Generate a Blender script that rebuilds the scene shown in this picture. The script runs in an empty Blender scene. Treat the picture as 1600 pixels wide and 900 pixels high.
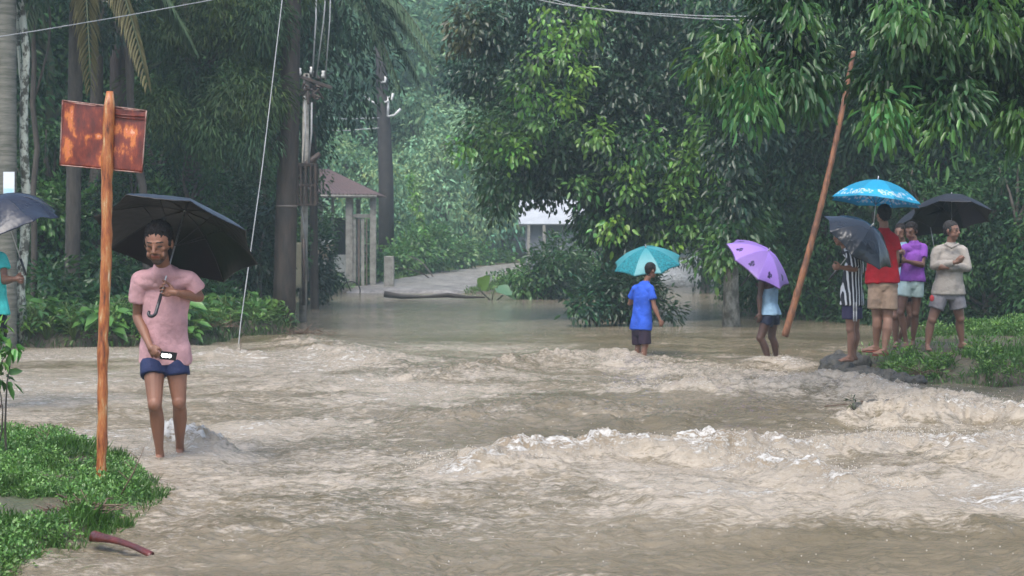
import bpy, math, random
import numpy as np
from mathutils import Vector, Matrix

# ------------------------------------------------------------------ camera, sky, sun
FPX, HZ, CH = 2800.0, 390.0, 1.5            # focal length in px of a 1600 px frame, horizon row, eye height
scene = bpy.context.scene
cam_d = bpy.data.cameras.new("camera"); cam = bpy.data.objects.new("camera", cam_d)
scene.collection.objects.link(cam); scene.camera = cam
cam.location = (0, 0, CH); cam.rotation_euler = (math.radians(90), 0, 0)
cam_d.sensor_width = 36; cam_d.lens = 36 * FPX / 1600
cam_d.shift_y = -(450 - HZ) / 1600
cam_d.clip_start = 0.1; cam_d.clip_end = 2000
cam_d.dof.use_dof = True; cam_d.dof.focus_distance = 13.0; cam_d.dof.aperture_fstop = 7.0

SUN_EL, SUN_AZ = 62, 200                      # azimuth: where the light comes from, clockwise from +Y
world = bpy.data.worlds.new("World"); scene.world = world; world.use_nodes = True
wn = world.node_tree.nodes; wl = world.node_tree.links
bg = wn["Background"]
sky = wn.new("ShaderNodeTexSky"); sky.sky_type = 'NISHITA'; sky.sun_disc = False
sky.sun_elevation = math.radians(SUN_EL); sky.sun_rotation = math.radians(SUN_AZ)
sky.air_density = 1.0; sky.dust_density = 3.0; sky.ozone_density = 1.0
wl.new(sky.outputs[0], bg.inputs[0]); bg.inputs[1].default_value = 0.138
sun_d = bpy.data.lights.new("sun", 'SUN'); sun = bpy.data.objects.new("sun", sun_d)
scene.collection.objects.link(sun)
sun_d.energy = 1.5; sun_d.angle = math.radians(40); sun_d.color = (1.0, 0.97, 0.92)
a_, e_ = math.radians(SUN_AZ), math.radians(SUN_EL)
sdir = Vector((math.sin(a_) * math.cos(e_), math.cos(a_) * math.cos(e_), math.sin(e_)))
sun.rotation_euler = sdir.to_track_quat('Z', 'Y').to_euler()
scene.view_settings.view_transform = 'Standard'; scene.view_settings.look = 'None'
scene.view_settings.gamma = 1; scene.view_settings.exposure = 1.08
cy = scene.cycles
cy.use_denoising = True; cy.max_bounces = 6; cy.diffuse_bounces = 3; cy.glossy_bounces = 3
cy.transmission_bounces = 4; cy.transparent_max_bounces = 6; cy.volume_bounces = 1
cy.use_adaptive_sampling = True; cy.adaptive_threshold = 0.02
cy.sample_clamp_indirect = 6

rng = np.random.default_rng(7); random.seed(7)
R = math.radians
def W(px, py, Y): return np.array([(px - 800) * Y / FPX, Y, CH - (py - HZ) * Y / FPX])
def G(px, py, z=0.0):
    Y = (CH - z) * FPX / (py - HZ); return np.array([(px - 800) * Y / FPX, Y, z])

# ------------------------------------------------------------------ noise
def _h(i, j, k, s):
    n = (i.astype(np.int64) * 374761393 + j.astype(np.int64) * 668265263 + k * 2147483647 + s * 1274126177) & 0xffffffff
    n = ((n ^ (n >> 13)) * 1274126177) & 0xffffffff
    return ((n ^ (n >> 16)) & 0xffff) / 65535.0
def vn2(x, y, s=0):
    xi, yi = np.floor(x), np.floor(y); fx, fy = x - xi, y - yi
    fx = fx * fx * fx * (fx * (fx * 6 - 15) + 10); fy = fy * fy * fy * (fy * (fy * 6 - 15) + 10)
    xi = xi.astype(np.int64); yi = yi.astype(np.int64)
    a = _h(xi, yi, 0, s); b = _h(xi + 1, yi, 0, s); c = _h(xi, yi + 1, 0, s); d = _h(xi + 1, yi + 1, 0, s)
    return a + (b - a) * fx + (c - a) * fy + (a - b - c + d) * fx * fy
def fbm2(x, y, o=4, s=0, g=0.5):
    t = 0; a = 1; n = 0
    for k in range(o):
        t = t + a * vn2(x, y, s + k * 17); n += a; a *= g
        x, y = x * 1.8 - y * 0.9 + 13.1, x * 0.9 + y * 1.8 + 7.7
    return t / n
def vn3(p, s=0):
    x, y, z = p[..., 0], p[..., 1], p[..., 2]
    zi = np.floor(z); fz = z - zi; fz = fz * fz * (3 - 2 * fz); zi = zi.astype(np.int64)
    def lay(k):
        xi, yi = np.floor(x), np.floor(y); fx, fy = x - xi, y - yi
        fx = fx * fx * (3 - 2 * fx); fy = fy * fy * (3 - 2 * fy)
        xi = xi.astype(np.int64); yi = yi.astype(np.int64)
        a = _h(xi, yi, k, s); b = _h(xi + 1, yi, k, s); c = _h(xi, yi + 1, k, s); d = _h(xi + 1, yi + 1, k, s)
        return a + (b - a) * fx + (c - a) * fy + (a - b - c + d) * fx * fy
    return lay(zi) * (1 - fz) + lay(zi + 1) * fz
def sst(a, b, x):
    t = np.clip((x - a) / (b - a), 0, 1); return t * t * (3 - 2 * t)
def nrm(v):
    v = np.asarray(v, float); return v / np.maximum(np.linalg.norm(v, axis=-1, keepdims=True), 1e-9)

# ------------------------------------------------------------------ materials
MATS = {}
def newmat(name):
    m = bpy.data.materials.new(name); m.use_nodes = True
    return m, m.node_tree.nodes, m.node_tree.links, m.node_tree.nodes["Principled BSDF"]
def mat(name, c1, rough=0.7, c2=None, scale=4.0, stretch=(1, 1, 1), detail=5, bump=0.0, bscale=None, spec=0.5, sharp=(0.35, 0.65), metal=0.0, sheen=0, bdist=0.01):
    if name in MATS: return MATS[name]
    m, n, l, b = newmat(name)
    b.inputs["Roughness"].default_value = rough; b.inputs["Specular IOR Level"].default_value = spec
    b.inputs["Metallic"].default_value = metal
    tc = n.new("ShaderNodeTexCoord"); mp = n.new("ShaderNodeMapping"); mp.inputs["Scale"].default_value = stretch
    l.new(tc.outputs["Object"], mp.inputs[0])
    if c2 is None: c2 = tuple(x * 0.7 for x in c1)
    nz = n.new("ShaderNodeTexNoise"); nz.inputs["Scale"].default_value = scale; nz.inputs["Detail"].default_value = detail
    nz.inputs["Roughness"].default_value = 0.65
    l.new(mp.outputs[0], nz.inputs["Vector"])
    r = n.new("ShaderNodeValToRGB"); r.color_ramp.elements[0].position = sharp[0]; r.color_ramp.elements[1].position = sharp[1]
    r.color_ramp.elements[0].color = (*c1, 1); r.color_ramp.elements[1].color = (*c2, 1)
    l.new(nz.outputs[0], r.inputs[0]); l.new(r.outputs[0], b.inputs["Base Color"])
    if bump:
        nb = n.new("ShaderNodeTexNoise"); nb.inputs["Scale"].default_value = bscale or scale * 3; nb.inputs["Detail"].default_value = 5
        l.new(mp.outputs[0], nb.inputs["Vector"])
        bp = n.new("ShaderNodeBump"); bp.inputs["Strength"].default_value = bump; bp.inputs["Distance"].default_value = bdist
        l.new(nb.outputs[0], bp.inputs["Height"]); l.new(bp.outputs[0], b.inputs["Normal"])
    MATS[name] = m; return m
def leafmat(name, rough=0.33, spec=0.6, trans=0.33):
    if name in MATS: return MATS[name]
    m, n, l, b = newmat(name)
    at = n.new("ShaderNodeAttribute"); at.attribute_name = "tint"
    b.inputs["Roughness"].default_value = rough; b.inputs["Specular IOR Level"].default_value = spec
    l.new(at.outputs["Color"], b.inputs["Base Color"])
    tr = n.new("ShaderNodeBsdfTranslucent"); l.new(at.outputs["Color"], tr.inputs[0])
    mx = n.new("ShaderNodeMixShader"); mx.inputs[0].default_value = trans
    l.new(b.outputs[0], mx.inputs[1]); l.new(tr.outputs[0], mx.inputs[2])
    l.new(mx.outputs[0], n["Material Output"].inputs[0]); MATS[name] = m; return m
def tintmat(name, rough=0.5, bump=0.0, bscale=60, spec=0.5):
    m, n, l, b = newmat(name)
    at = n.new("ShaderNodeAttribute"); at.attribute_name = "tint"
    l.new(at.outputs["Color"], b.inputs["Base Color"])
    b.inputs["Roughness"].default_value = rough; b.inputs["Specular IOR Level"].default_value = spec
    if bump:
        tc = n.new("ShaderNodeTexCoord")
        nb = n.new("ShaderNodeTexNoise"); nb.inputs["Scale"].default_value = bscale; nb.inputs["Detail"].default_value = 5
        l.new(tc.outputs["Object"], nb.inputs["Vector"])
        bp = n.new("ShaderNodeBump"); bp.inputs["Strength"].default_value = bump; bp.inputs["Distance"].default_value = 0.01
        l.new(nb.outputs[0], bp.inputs["Height"]); l.new(bp.outputs[0], b.inputs["Normal"])
    MATS[name] = m; return m

# ------------------------------------------------------------------ object helpers
COL = scene.collection
def tag(o, label=None, cat=None, group=None, kind=None):
    if label: o["label"] = label
    if cat: o["category"] = cat
    if group: o["group"] = group
    if kind: o["kind"] = kind
    return o
def link(name, me, m=None, parent=None, smooth=True):
    o = bpy.data.objects.new(name, me); COL.objects.link(o)
    if m is not None and len(me.materials) == 0: me.materials.append(m)
    if parent is not None: o.parent = parent
    if smooth: me.shade_smooth()
    return o
def empty(name, loc=(0, 0, 0), rz=0.0):
    o = bpy.data.objects.new(name, None); COL.objects.link(o); o.location = Vector([float(c) for c in loc]); o.rotation_euler.z = rz
    o.empty_display_size = 0.2; return o
def copy_tree(o, parent=None):
    c = o.copy(); COL.objects.link(c)
    if parent is not None: c.parent = parent
    for ch in list(o.children): copy_tree(ch, c)
    return c
def mesh_np(name, v, f, tint=None, smooth=True):
    """v (n,3), f (m,k) uniform k"""
    me = bpy.data.meshes.new(name); v = np.asarray(v, np.float32); f = np.asarray(f, np.int32)
    me.vertices.add(len(v)); me.vertices.foreach_set("co", v.ravel())
    k = f.shape[1]; me.loops.add(f.size); me.loops.foreach_set("vertex_index", f.ravel())
    me.polygons.add(len(f)); me.polygons.foreach_set("loop_start", np.arange(0, f.size, k, dtype=np.int32))
    me.update(calc_edges=True)
    if tint is not None:
        a = me.color_attributes.new("tint", 'FLOAT_COLOR', 'POINT')
        a.data.foreach_set("color", np.concatenate([tint, np.ones((len(tint), 1))], 1).astype(np.float32).ravel())
    return me
class MB:
    """collects shapes into one mesh"""
    def __init__(s): s.v = []; s.f = []
    def add(s, v, f):
        n = len(s.v); s.v += [tuple(map(float, p)) for p in v]; s.f += [tuple(i + n for i in q) for q in f]; return s
    def tube(s, pts, rad, seg=8, caps=True, up=None):
        """pts list, rad list of r or (rx,ry). up: direction of the ry axis"""
        pts = [np.asarray(p, float) for p in pts]; m = len(pts)
        if not isinstance(rad, (list, tuple, np.ndarray)): rad = [rad] * m
        V = []; prev = None
        for i, p in enumerate(pts):
            t = nrm(pts[min(i + 1, m - 1)] - pts[max(i - 1, 0)])
            if up is not None: u = np.asarray(up, float)
            elif prev is not None: u = prev
            else: u = np.array([0, 0, 1.0]) if abs(t[2]) < 0.9 else np.array([0, 1.0, 0])
            u = u - t * np.dot(u, t); u = nrm(u); sd = np.cross(t, u); prev = u
            r = rad[i]; rx, ry = (r if isinstance(r, (tuple, list)) else (r, r))
            for k in range(seg):
                a = 2 * math.pi * k / seg
                V.append(p + sd * (rx * math.cos(a)) + u * (ry * math.sin(a)))
        F = []
        for i in range(m - 1):
            for k in range(seg):
                F.append((i * seg + k, i * seg + (k + 1) % seg, (i + 1) * seg + (k + 1) % seg, (i + 1) * seg + k))
        if caps: F.append(tuple(range(seg - 1, -1, -1))); F.append(tuple((m - 1) * seg + k for k in range(seg)))
        return s.add(V, F)
    def capsule(s, a, b, ra, rb, seg=12):
        a = np.asarray(a, float); b = np.asarray(b, float); t = nrm(b - a)
        P = []; Q = []
        for k in range(5):
            an = math.pi / 2 * (1 - k / 4); P.append(a - t * ra * math.sin(an)); Q.append(max(ra * math.cos(an), 1e-4))
        for k in range(5):
            an = math.pi / 2 * k / 4; P.append(b + t * rb * math.sin(an)); Q.append(max(rb * math.cos(an), 1e-4))
        return s.tube(P, Q, seg)
    def ell(s, c, r, axes=None, seg=16, rings=10):
        c = np.asarray(c, float); A = np.eye(3) if axes is None else np.asarray(axes, float)
        V = []
        for i in range(rings + 1):
            th = math.pi * (0.002 + 0.996 * i / rings)
            for k in range(seg):
                a = 2 * math.pi * k / seg
                q = np.array([r[0] * math.sin(th) * math.cos(a), r[1] * math.sin(th) * math.sin(a), r[2] * math.cos(th)])
                V.append(c + q @ A)
        F = []
        for i in range(rings):
            for k in range(seg):
                F.append((i * seg + k, (i + 1) * seg + k, (i + 1) * seg + (k + 1) % seg, i * seg + (k + 1) % seg))
        F.append(tuple(range(seg))); F.append(tuple(rings * seg + k for k in range(seg - 1, -1, -1)))
        return s.add(V, F)
    def box(s, c, d, axes=None):
        A = np.eye(3) if axes is None else np.asarray(axes, float); c = np.asarray(c, float)
        V = [c + (np.array([x, y, z]) * np.array(d) / 2) @ A for x in (-1, 1) for y in (-1, 1) for z in (-1, 1)]
        return s.add(V, [(0, 1, 3, 2), (4, 6, 7, 5), (0, 4, 5, 1), (2, 3, 7, 6), (0, 2, 6, 4), (1, 5, 7, 3)])
    def mesh(s, name, off=None):
        me = bpy.data.meshes.new(name); v = s.v
        if off is not None: v = [(p[0] - off[0], p[1] - off[1], p[2] - off[2]) for p in v]
        me.from_pydata(v, [], s.f); me.update(); return me
    def build(s, name, m=None, parent=None, off=None, smooth=True, bevel=0):
        o = link(name, s.mesh(name, off), m, parent, smooth)
        if bevel:
            b = o.modifiers.new("bevel", 'BEVEL'); b.width = bevel; b.segments = 2; b.limit_method = 'ANGLE'
        return o
def remesh(mb, name, voxel, smooth_it=4, off=None, fold=0.0, fscale=9.0, seed=1, squash=(1, 1, 1)):
    me = mb.mesh(name + "_tmp", off); o = bpy.data.objects.new("tmp", me); COL.objects.link(o)
    r = o.modifiers.new("r", 'REMESH'); r.mode = 'VOXEL'; r.voxel_size = voxel; r.adaptivity = 0
    if smooth_it:
        q = o.modifiers.new("s", 'SMOOTH'); q.factor = 0.5; q.iterations = smooth_it
    dg = bpy.context.evaluated_depsgraph_get()
    out = bpy.data.meshes.new_from_object(o.evaluated_get(dg)); out.name = name
    bpy.data.objects.remove(o); bpy.data.meshes.remove(me)
    if fold:
        n = len(out.vertices); co = np.empty(n * 3); out.vertices.foreach_get("co", co); co = co.reshape(-1, 3)
        no = np.empty(n * 3); out.vertex_normals.foreach_get("vector", no); no = no.reshape(-1, 3)
        p = co * np.array(squash)
        w = vn3(p * 5 + 3, seed) * 1.6
        d = 1 - np.abs(2 * vn3(p * fscale + w[:, None], seed + 5) - 1) * 1.7
        d += 0.5 * (vn3(p * fscale * 2.3 + 9, seed + 9) - .5)
        co += no * (d * fold)[:, None]; out.vertices.foreach_set("co", co.ravel()); out.update()
    return out
def set_tint(me, t):
    a = me.color_attributes.new("tint", 'FLOAT_COLOR', 'POINT')
    a.data.foreach_set("color", np.concatenate([t, np.ones((len(t), 1))], 1).astype(np.float32).ravel())
def coords(me):
    co = np.empty(len(me.vertices) * 3); me.vertices.foreach_get("co", co); return co.reshape(-1, 3)

# ------------------------------------------------------------------ terrain
def sdf(x, y, poly):
    """negative inside"""
    P = np.array(poly, float); d = np.full(x.shape, 1e9); ins = np.zeros(x.shape, bool)
    for i in range(len(P)):
        a, b = P[i], P[(i + 1) % len(P)]; e = b - a
        t = np.clip(((x - a[0]) * e[0] + (y - a[1]) * e[1]) / (e @ e), 0, 1)
        d = np.minimum(d, np.hypot(x - a[0] - t * e[0], y - a[1] - t * e[1]))
        c = ((a[1] > y) != (b[1] > y)) & (x < (b[0] - a[0]) * (y - a[1]) / (b[1] - a[1] + 1e-12) + a[0])
        ins ^= c
    return np.where(ins, -d, d)
LAND_FG = [(-1.95, 7.6), (-1.75, 9.3), (-1.85, 10.4), (-2.05, 11.8), (-2.7, 13.4), (-3.7, 14.6), (-5.2, 14.9), (-9, 13.8), (-14, 13), (-14, 2), (-1.5, 2), (-1.7, 6)]
LAND_L = [(-30, 25.5), (-14, 27.0), (-7.5, 27.4), (-4.6, 27.8), (-4.3, 29.6), (-3.75, 32.0), (-3.9, 34), (-4.6, 36), (-5.2, 42), (-6.2, 52), (-7.0, 59.5), (-7.6, 63), (-7.6, 66), (-200, 66), (-200, 26)]
LAND_FAR = [(-200, 64), (-7.5, 61.5), (-3, 60.5), (-0.6, 60), (0.1, 55), (1.5, 52), (2.6, 53), (4.2, 60), (5, 74), (9.6, 78), (9.0, 60), (8.2, 46), (8.0, 38.5), (12, 36), (60, 33), (400, 30), (400, 700), (-400, 700), (-400, 64)]
LAND_I = [(3.95, 21.6), (4.15, 20.2), (4.5, 19.7), (5.2, 19.5), (6.3, 19.9), (9, 19.7), (14, 20), (60, 20), (60, 34), (14, 35), (9, 31), (6, 27.5), (4.9, 25.5), (4.3, 23.4)]
def terrain(x, y):
    n = fbm2(x * 0.9, y * 0.9, 4, 3) - .5; nn = fbm2(x * 5, y * 5, 3, 9) - .5
    h = np.full(x.shape, -0.7)
    def land(h, d, top, w): 
        d = d + n * 0.45
        t = sst(w * .35, -w, d); return np.maximum(h, -0.7 + (top + 0.7) * t)
    h = land(h, sdf(x, y, LAND_FG), 0.075 + 0.10 * n, 0.55)
    dl = sdf(x, y, LAND_L); h = land(h, dl, 0.22 + np.clip(-dl, 0, 30) * 0.035 + n * .1, 0.7)
    df = sdf(x, y, LAND_FAR); h = land(h, df, 0.05 + np.clip(np.minimum(-df * .25, (y - 60) * .0245), 0, 3) + n * .04, 1.2)
    di = sdf(x, y, LAND_I) + n * .12; h = land(h, di, 0.035 + .225 * sst(.0, .85, -di) + n * .04, 0.30)
    h = h + nn * 0.03
    # hills far behind
    h = h + sst(150, 420, y) * 40 * fbm2(x / 130, y / 130, 3, 5)
    return h
def zt(x, y): return float(terrain(np.array([float(x)]), np.array([float(y)]))[0])
def make_ground():
    xs = np.concatenate([-np.geomspace(400, 16, 30), np.linspace(-15.7, 16, 420), np.geomspace(16.4, 400, 30)])
    ys = np.concatenate([np.linspace(-40, 4, 12), np.linspace(4.2, 36, 420), np.linspace(36.2, 100, 260), np.geomspace(101, 700, 40)])
    X, Y = np.meshgrid(xs, ys); Z = terrain(X, Y)
    nx, ny = len(xs), len(ys); idx = np.arange(nx * ny).reshape(ny, nx)
    f = np.stack([idx[:-1, :-1], idx[:-1, 1:], idx[1:, 1:], idx[1:, :-1]], -1).reshape(-1, 4)
    me = mesh_np("ground", np.stack([X, Y, Z], -1).reshape(-1, 3), f)
    m, n, l, b = newmat("wet_soil")
    tc = n.new("ShaderNodeTexCoord")
    nz = n.new("ShaderNodeTexNoise"); nz.inputs["Scale"].default_value = 1.3; nz.inputs["Detail"].default_value = 8
    l.new(tc.outputs["Object"], nz.inputs["Vector"])
    r = n.new("ShaderNodeValToRGB"); e = r.color_ramp.elements
    e[0].position = .3; e[0].color = (0.045, 0.035, 0.022, 1); e[1].position = .7; e[1].color = (0.06, 0.075, 0.03, 1)
    q = e.new(0.52); q.color = (0.10, 0.078, 0.05, 1)
    l.new(nz.outputs[0], r.inputs[0]); l.new(r.outputs[0], b.inputs["Base Color"]); b.inputs["Roughness"].default_value = 0.6
    nb = n.new("ShaderNodeTexNoise"); nb.inputs["Scale"].default_value = 14; nb.inputs["Detail"].default_value = 6
    l.new(tc.outputs["Object"], nb.inputs["Vector"])
    bp = n.new("ShaderNodeBump"); bp.inputs["Strength"].default_value = .8; bp.inputs["Distance"].default_value = .05
    l.new(nb.outputs[0], bp.inputs["Height"]); l.new(bp.outputs[0], b.inputs["Normal"])
    tag(link("ground", me, m), "wet soil of the river banks and forest floor", None, kind="structure")
make_ground()

# gravel road climbing away on the far shore: a sheet draped a little above the ground
def make_road():
    cl = [(-4.2, 58), (-3.6, 63), (-2.6, 70), (-1.2, 78), (0.6, 86), (3.2, 94), (7, 101), (12, 107), (18, 112)]
    hw = [2.3, 2.3, 2.3, 2.3, 2.1, 2.0, 2.0, 2.0, 2.0]
    T = np.linspace(0, len(cl) - 1, 140); cx = np.interp(T, range(len(cl)), [c[0] for c in cl]); cyy = np.interp(T, range(len(cl)), [c[1] for c in cl])
    w = np.interp(T, range(len(cl)), hw); K = 24; V = []
    tx = np.gradient(cx); ty = np.gradient(cyy); L = np.hypot(tx, ty); nx_, ny_ = ty / L, -tx / L
    s = np.linspace(-1, 1, K)
    X = cx[:, None] + nx_[:, None] * s * w[:, None]; Y = cyy[:, None] + ny_[:, None] * s * w[:, None]
    edge = (fbm2(X * .7, Y * .7, 3, 4) - .5) * .8; X = X + edge * (np.abs(s) > .9)
    Z = terrain(X, Y) + 0.05 - 0.09 * np.abs(s) ** 6 + (fbm2(X * 3, Y * 3, 3, 21) - .5) * .04
    idx = np.arange(X.size).reshape(X.shape)
    f = np.stack([idx[:-1, :-1], idx[:-1, 1:], idx[1:, 1:], idx[1:, :-1]], -1).reshape(-1, 4)
    tag(link("road", mesh_np("road", np.stack([X, Y, Z], -1).reshape(-1, 3), f),
        mat("gravel", (.32, .30, .275), .5, (.11, .10, .09), 2.6, bump=.9, bscale=9, bdist=.03, detail=9)), "wet gravel road", None, kind="structure")
make_road()

# ------------------------------------------------------------------ water
def polyline_d(x, y, pts):
    d = np.full(x.shape, 1e9); t_all = np.zeros(x.shape)
    for i in range(len(pts) - 1):
        a = np.array(pts[i][:2]); b = np.array(pts[i + 1][:2]); e = b - a
        t = np.clip(((x - a[0]) * e[0] + (y - a[1]) * e[1]) / (e @ e), 0, 1)
        q = np.hypot(x - a[0] - t * e[0], y - a[1] - t * e[1]); m = q < d
        d = np.where(m, q, d); t_all = np.where(m, i + t, t_all)
    return d, t_all
BANDS = [  # px path, half width m, height m, foam
    ([(700, 742), (760, 737), (850, 722), (940, 716), (1040, 712), (1120, 714), (1190, 735)], .40, .078, .84),
    ([(1190, 735), (1250, 752), (1330, 775), (1420, 790)], .28, .07, .80),
    ([(1150, 712), (1280, 705), (1400, 690), (1500, 698), (1640, 690), (1800, 690)], .32, .07, .8),
    ([(860, 560), (960, 570), (1080, 582), (1180, 592), (1290, 596)], 1.1, .045, .62),
    ([(1000, 612), (1100, 618), (1220, 612), (1300, 606), (1400, 622), (1600, 640)], .5, .08, .7),
    ([(1390, 662), (1500, 655), (1620, 660)], .35, .10, .7),
    ([(420, 528), (480, 535), (560, 560), (640, 590)], .55, .06, .45),
    ([(620, 600), (720, 590), (820, 575), (900, 565)], .5, .06, .4),
    ([(900, 520), (1000, 528), (1120, 530), (1260, 535)], .9, .02, .4),
    ([(268, 703), (292, 699), (325, 707)], .15, .10, .92),
    ([(330, 560), (372, 556), (400, 562)], .3, .05, .5),
    ([(980, 562), (1005, 560), (1035, 566)], .25, .03, .75),
    ([(1180, 570), (1208, 566), (1240, 574)], .25, .04, .8),
    ([(700, 660), (850, 640), (1000, 655)], .6, .05, .3),
    ([(1500, 720), (1600, 740), (1750, 745)], .3, .06, .6)]
def water_h(X, Y):
    wx = X + 0.5 * (fbm2(X * .8, Y * .8, 3, 50) - .5); wy = Y + 0.5 * (fbm2(X * .8, Y * .8, 3, 61) - .5)
    rid = lambda s, sd, o=4: 1 - np.abs(2 * fbm2(wx * s, wy * s, o, sd, .55) - 1) * 2
    fast = sst(-7, -1.5, X - (Y - 12) * .05) * sst(34, 24, Y)
    calm = sst(27, 33, Y)
    A = 0.009 + 0.016 * fast; A = A * (1 - calm) + 0.004 * calm
    pl = lambda sc, sd, o=3: 2 * fbm2(wx * sc, wy * sc, o, sd, .5) - 1
    h = A * 2.4 * pl(.9, 70, 2) + A * 1.3 * pl(2.3, 77, 2) + A * .9 * pl(5.3, 81) + A * .30 * rid(7.5, 84, 2) * (.3 + fbm2(X * .8, Y * .8, 2, 85)) + A * .35 * pl(15, 86, 2) + 0.035 * (1 - calm) * (fbm2(X * .45, Y * .45, 2, 90) - .5)
    lo = fbm2(X * .35 + 3, Y * .55, 4, 96)
    f = 0.06 + .30 * sst(.38, .62, lo) + .30 * sst(1.5, -1.5, X - (Y - 13) * .02) * sst(32, 24, Y) * sst(10.5, 12.5, Y)
    px_ = 800 + FPX * X / Y; py_ = HZ + FPX * CH / Y
    f -= .30 * np.exp(-((px_ - 1010) / 260) ** 2 - ((py_ - 655) / 26) ** 2) + .25 * np.exp(-((px_ - 1250) / 500) ** 2 - ((py_ - 868) / 40) ** 2) + .2 * np.exp(-((px_ - 560) / 260) ** 2 - ((py_ - 880) / 40) ** 2)
    f = np.clip(f, 0, 1)
    lump = fbm2(X * 3.2, Y * 3.2, 3, 101); fine = fbm2(X * 9, Y * 9, 3, 111); rg = rid(3.9, 120); rg2 = rid(9.5, 131)
    for px, hw, hh, fo in BANDS:
        pts = [G(*p) for p in px]; d, t = polyline_d(X + (lump - .5) * .35, Y + (lump - .5) * .45, pts)
        ends = sst(0, .6, t) * sst(len(pts) - 1, len(pts) - 1.6, t) if len(pts) > 3 else 1
        g = np.exp(-(d / hw) ** 2) * (0.35 + .65 * ends)
        fr2 = fr2 if 'fr2' in dir() else fbm2(X * 19, Y * 19, 3, 135); h += g * hh * .24 * (fr2 - .5) * 2
        h += g * hh * (0.05 + 1.6 * lump + .7 * np.maximum(rg, -.3) + .42 * rg2 + .3 * (fine - .5))
        f = np.maximum(f, fo * np.exp(-(d / (hw * 1.7)) ** 2) * (.62 + .5 * lump))
    # churned foam field downstream of the main wave
    reg = sst(-.4, 1.0, X - (12 - Y) * .1) * sst(9.0, 10.2, Y) * sst(12.9, 12.0, Y)
    f = np.maximum(f, reg * (.62 + .5 * (fbm2(X * .6, Y * 1.8, 3, 140) - .5)))
    h += reg * .03 * rid(2.2, 150)
    return h, np.maximum(f * (1 - calm), calm * .34)
def make_water():
    inv = np.linspace(1 / 7.6, 1 / 82, 820); ys = np.concatenate([np.linspace(2, 7.5, 40), 1 / inv])
    u = np.concatenate([np.linspace(-1.3, -.335, 60), np.linspace(-.33, .33, 820), np.linspace(.335, 1.3, 60)])
    U, Y = np.meshgrid(u, ys); X = U * Y
    h, f = water_h(X, Y)
    idx = np.arange(X.size).reshape(X.shape)
    q = np.stack([idx[:-1, :-1], idx[:-1, 1:], idx[1:, 1:], idx[1:, :-1]], -1).reshape(-1, 4)
    me = mesh_np("water", np.stack([X, Y, h], -1).reshape(-1, 3), q)
    a = me.attributes.new("foam", 'FLOAT', 'POINT'); a.data.foreach_set("value", f.astype(np.float32).ravel())
    m, n, l, b = newmat("muddy_water")
    def nd(t, **k):
        x = n.new(t)
        for kk, v in k.items(): setattr(x, kk, v)
        return x
    def math_(op, a, bb=None, c=None):
        x = nd("ShaderNodeMath", operation=op)
        for i, v in enumerate((a, bb, c)):
            if v is None: continue
            if isinstance(v, (int, float)): x.inputs[i].default_value = v
            else: l.new(v, x.inputs[i])
        return x.outputs[0]
    tc = nd("ShaderNodeTexCoord")
    def noise(scale, st=(1, 1, 1), det=5, rough=.6, dist=0):
        mp = nd("ShaderNodeMapping"); mp.inputs["Scale"].default_value = st; l.new(tc.outputs["Object"], mp.inputs[0])
        x = nd("ShaderNodeTexNoise"); x.inputs["Scale"].default_value = scale; x.inputs["Detail"].default_value = det
        x.inputs["Roughness"].default_value = rough; x.inputs["Distortion"].default_value = dist
        l.new(mp.outputs[0], x.inputs["Vector"]); return x.outputs[0]
    at = nd("ShaderNodeAttribute"); at.attribute_name = "foam"
    def smap(v, lo, hi, a=0., b_=1.):
        mr = nd("ShaderNodeMapRange"); mr.interpolation_type = 'SMOOTHSTEP'; l.new(v, mr.inputs["Value"])
        for k_, q_ in (("From Min", lo), ("From Max", hi), ("To Min", a), ("To Max", b_)): mr.inputs[k_].default_value = q_
        return mr.outputs[0]
    F = at.outputs["Fac"]
    N = math_('ADD', math_('MULTIPLY', noise(5.5, (.45, 1, 1), 10, .80, .8), .55), math_('MULTIPLY', noise(34, (.5, .9, 1), 6, .75, .5), .45))
    foam = smap(math_('SUBTRACT', N, math_('SUBTRACT', .795, math_('MULTIPLY', F, .41))), -.01, .075)
    film = smap(math_('SUBTRACT', N, math_('SUBTRACT', .645, math_('MULTIPLY', F, .42))), -.04, .11)
    rp = nd("ShaderNodeValToRGB"); e = rp.color_ramp.elements
    e[0].position = .35; e[0].color = (0.125, 0.101, 0.058, 1); e[1].position = .65; e[1].color = (0.21, 0.172, 0.115, 1)
    l.new(noise(.45, (1, 1.8, 1), 6, .62, .4), rp.inputs[0])
    m1 = nd("ShaderNodeMix", data_type='RGBA'); l.new(film, m1.inputs[0]); l.new(rp.outputs[0], m1.inputs[6]); mt = nd('ShaderNodeMix', data_type='RGBA'); l.new(smap(F, .62, .84), mt.inputs[0]); mt.inputs[6].default_value = (.40, .345, .272, 1); mt.inputs[7].default_value = (.36, .285, .195, 1); l.new(mt.outputs[2], m1.inputs[7])  # film colour: thin muddy foam, lightened to carry surface glare as well
    mx = nd("ShaderNodeMix", data_type='RGBA'); l.new(foam, mx.inputs[0]); l.new(m1.outputs[2], mx.inputs[6]); mx.inputs[7].default_value = (.78, .755, .71, 1)
    l.new(mx.outputs[2], b.inputs["Base Color"])
    l.new(math_('ADD', .085, math_('MULTIPLY', foam, .5)), b.inputs["Roughness"])
    b.inputs["IOR"].default_value = 1.33; b.inputs["Specular IOR Level"].default_value = .5
    hh = math_('ADD', math_('MULTIPLY', noise(6, (.6, 1, 1), 7, .68, .6), 1.0), math_('MULTIPLY', noise(45, (.7, 1, 1), 4, .6, .2), .16))
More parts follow.
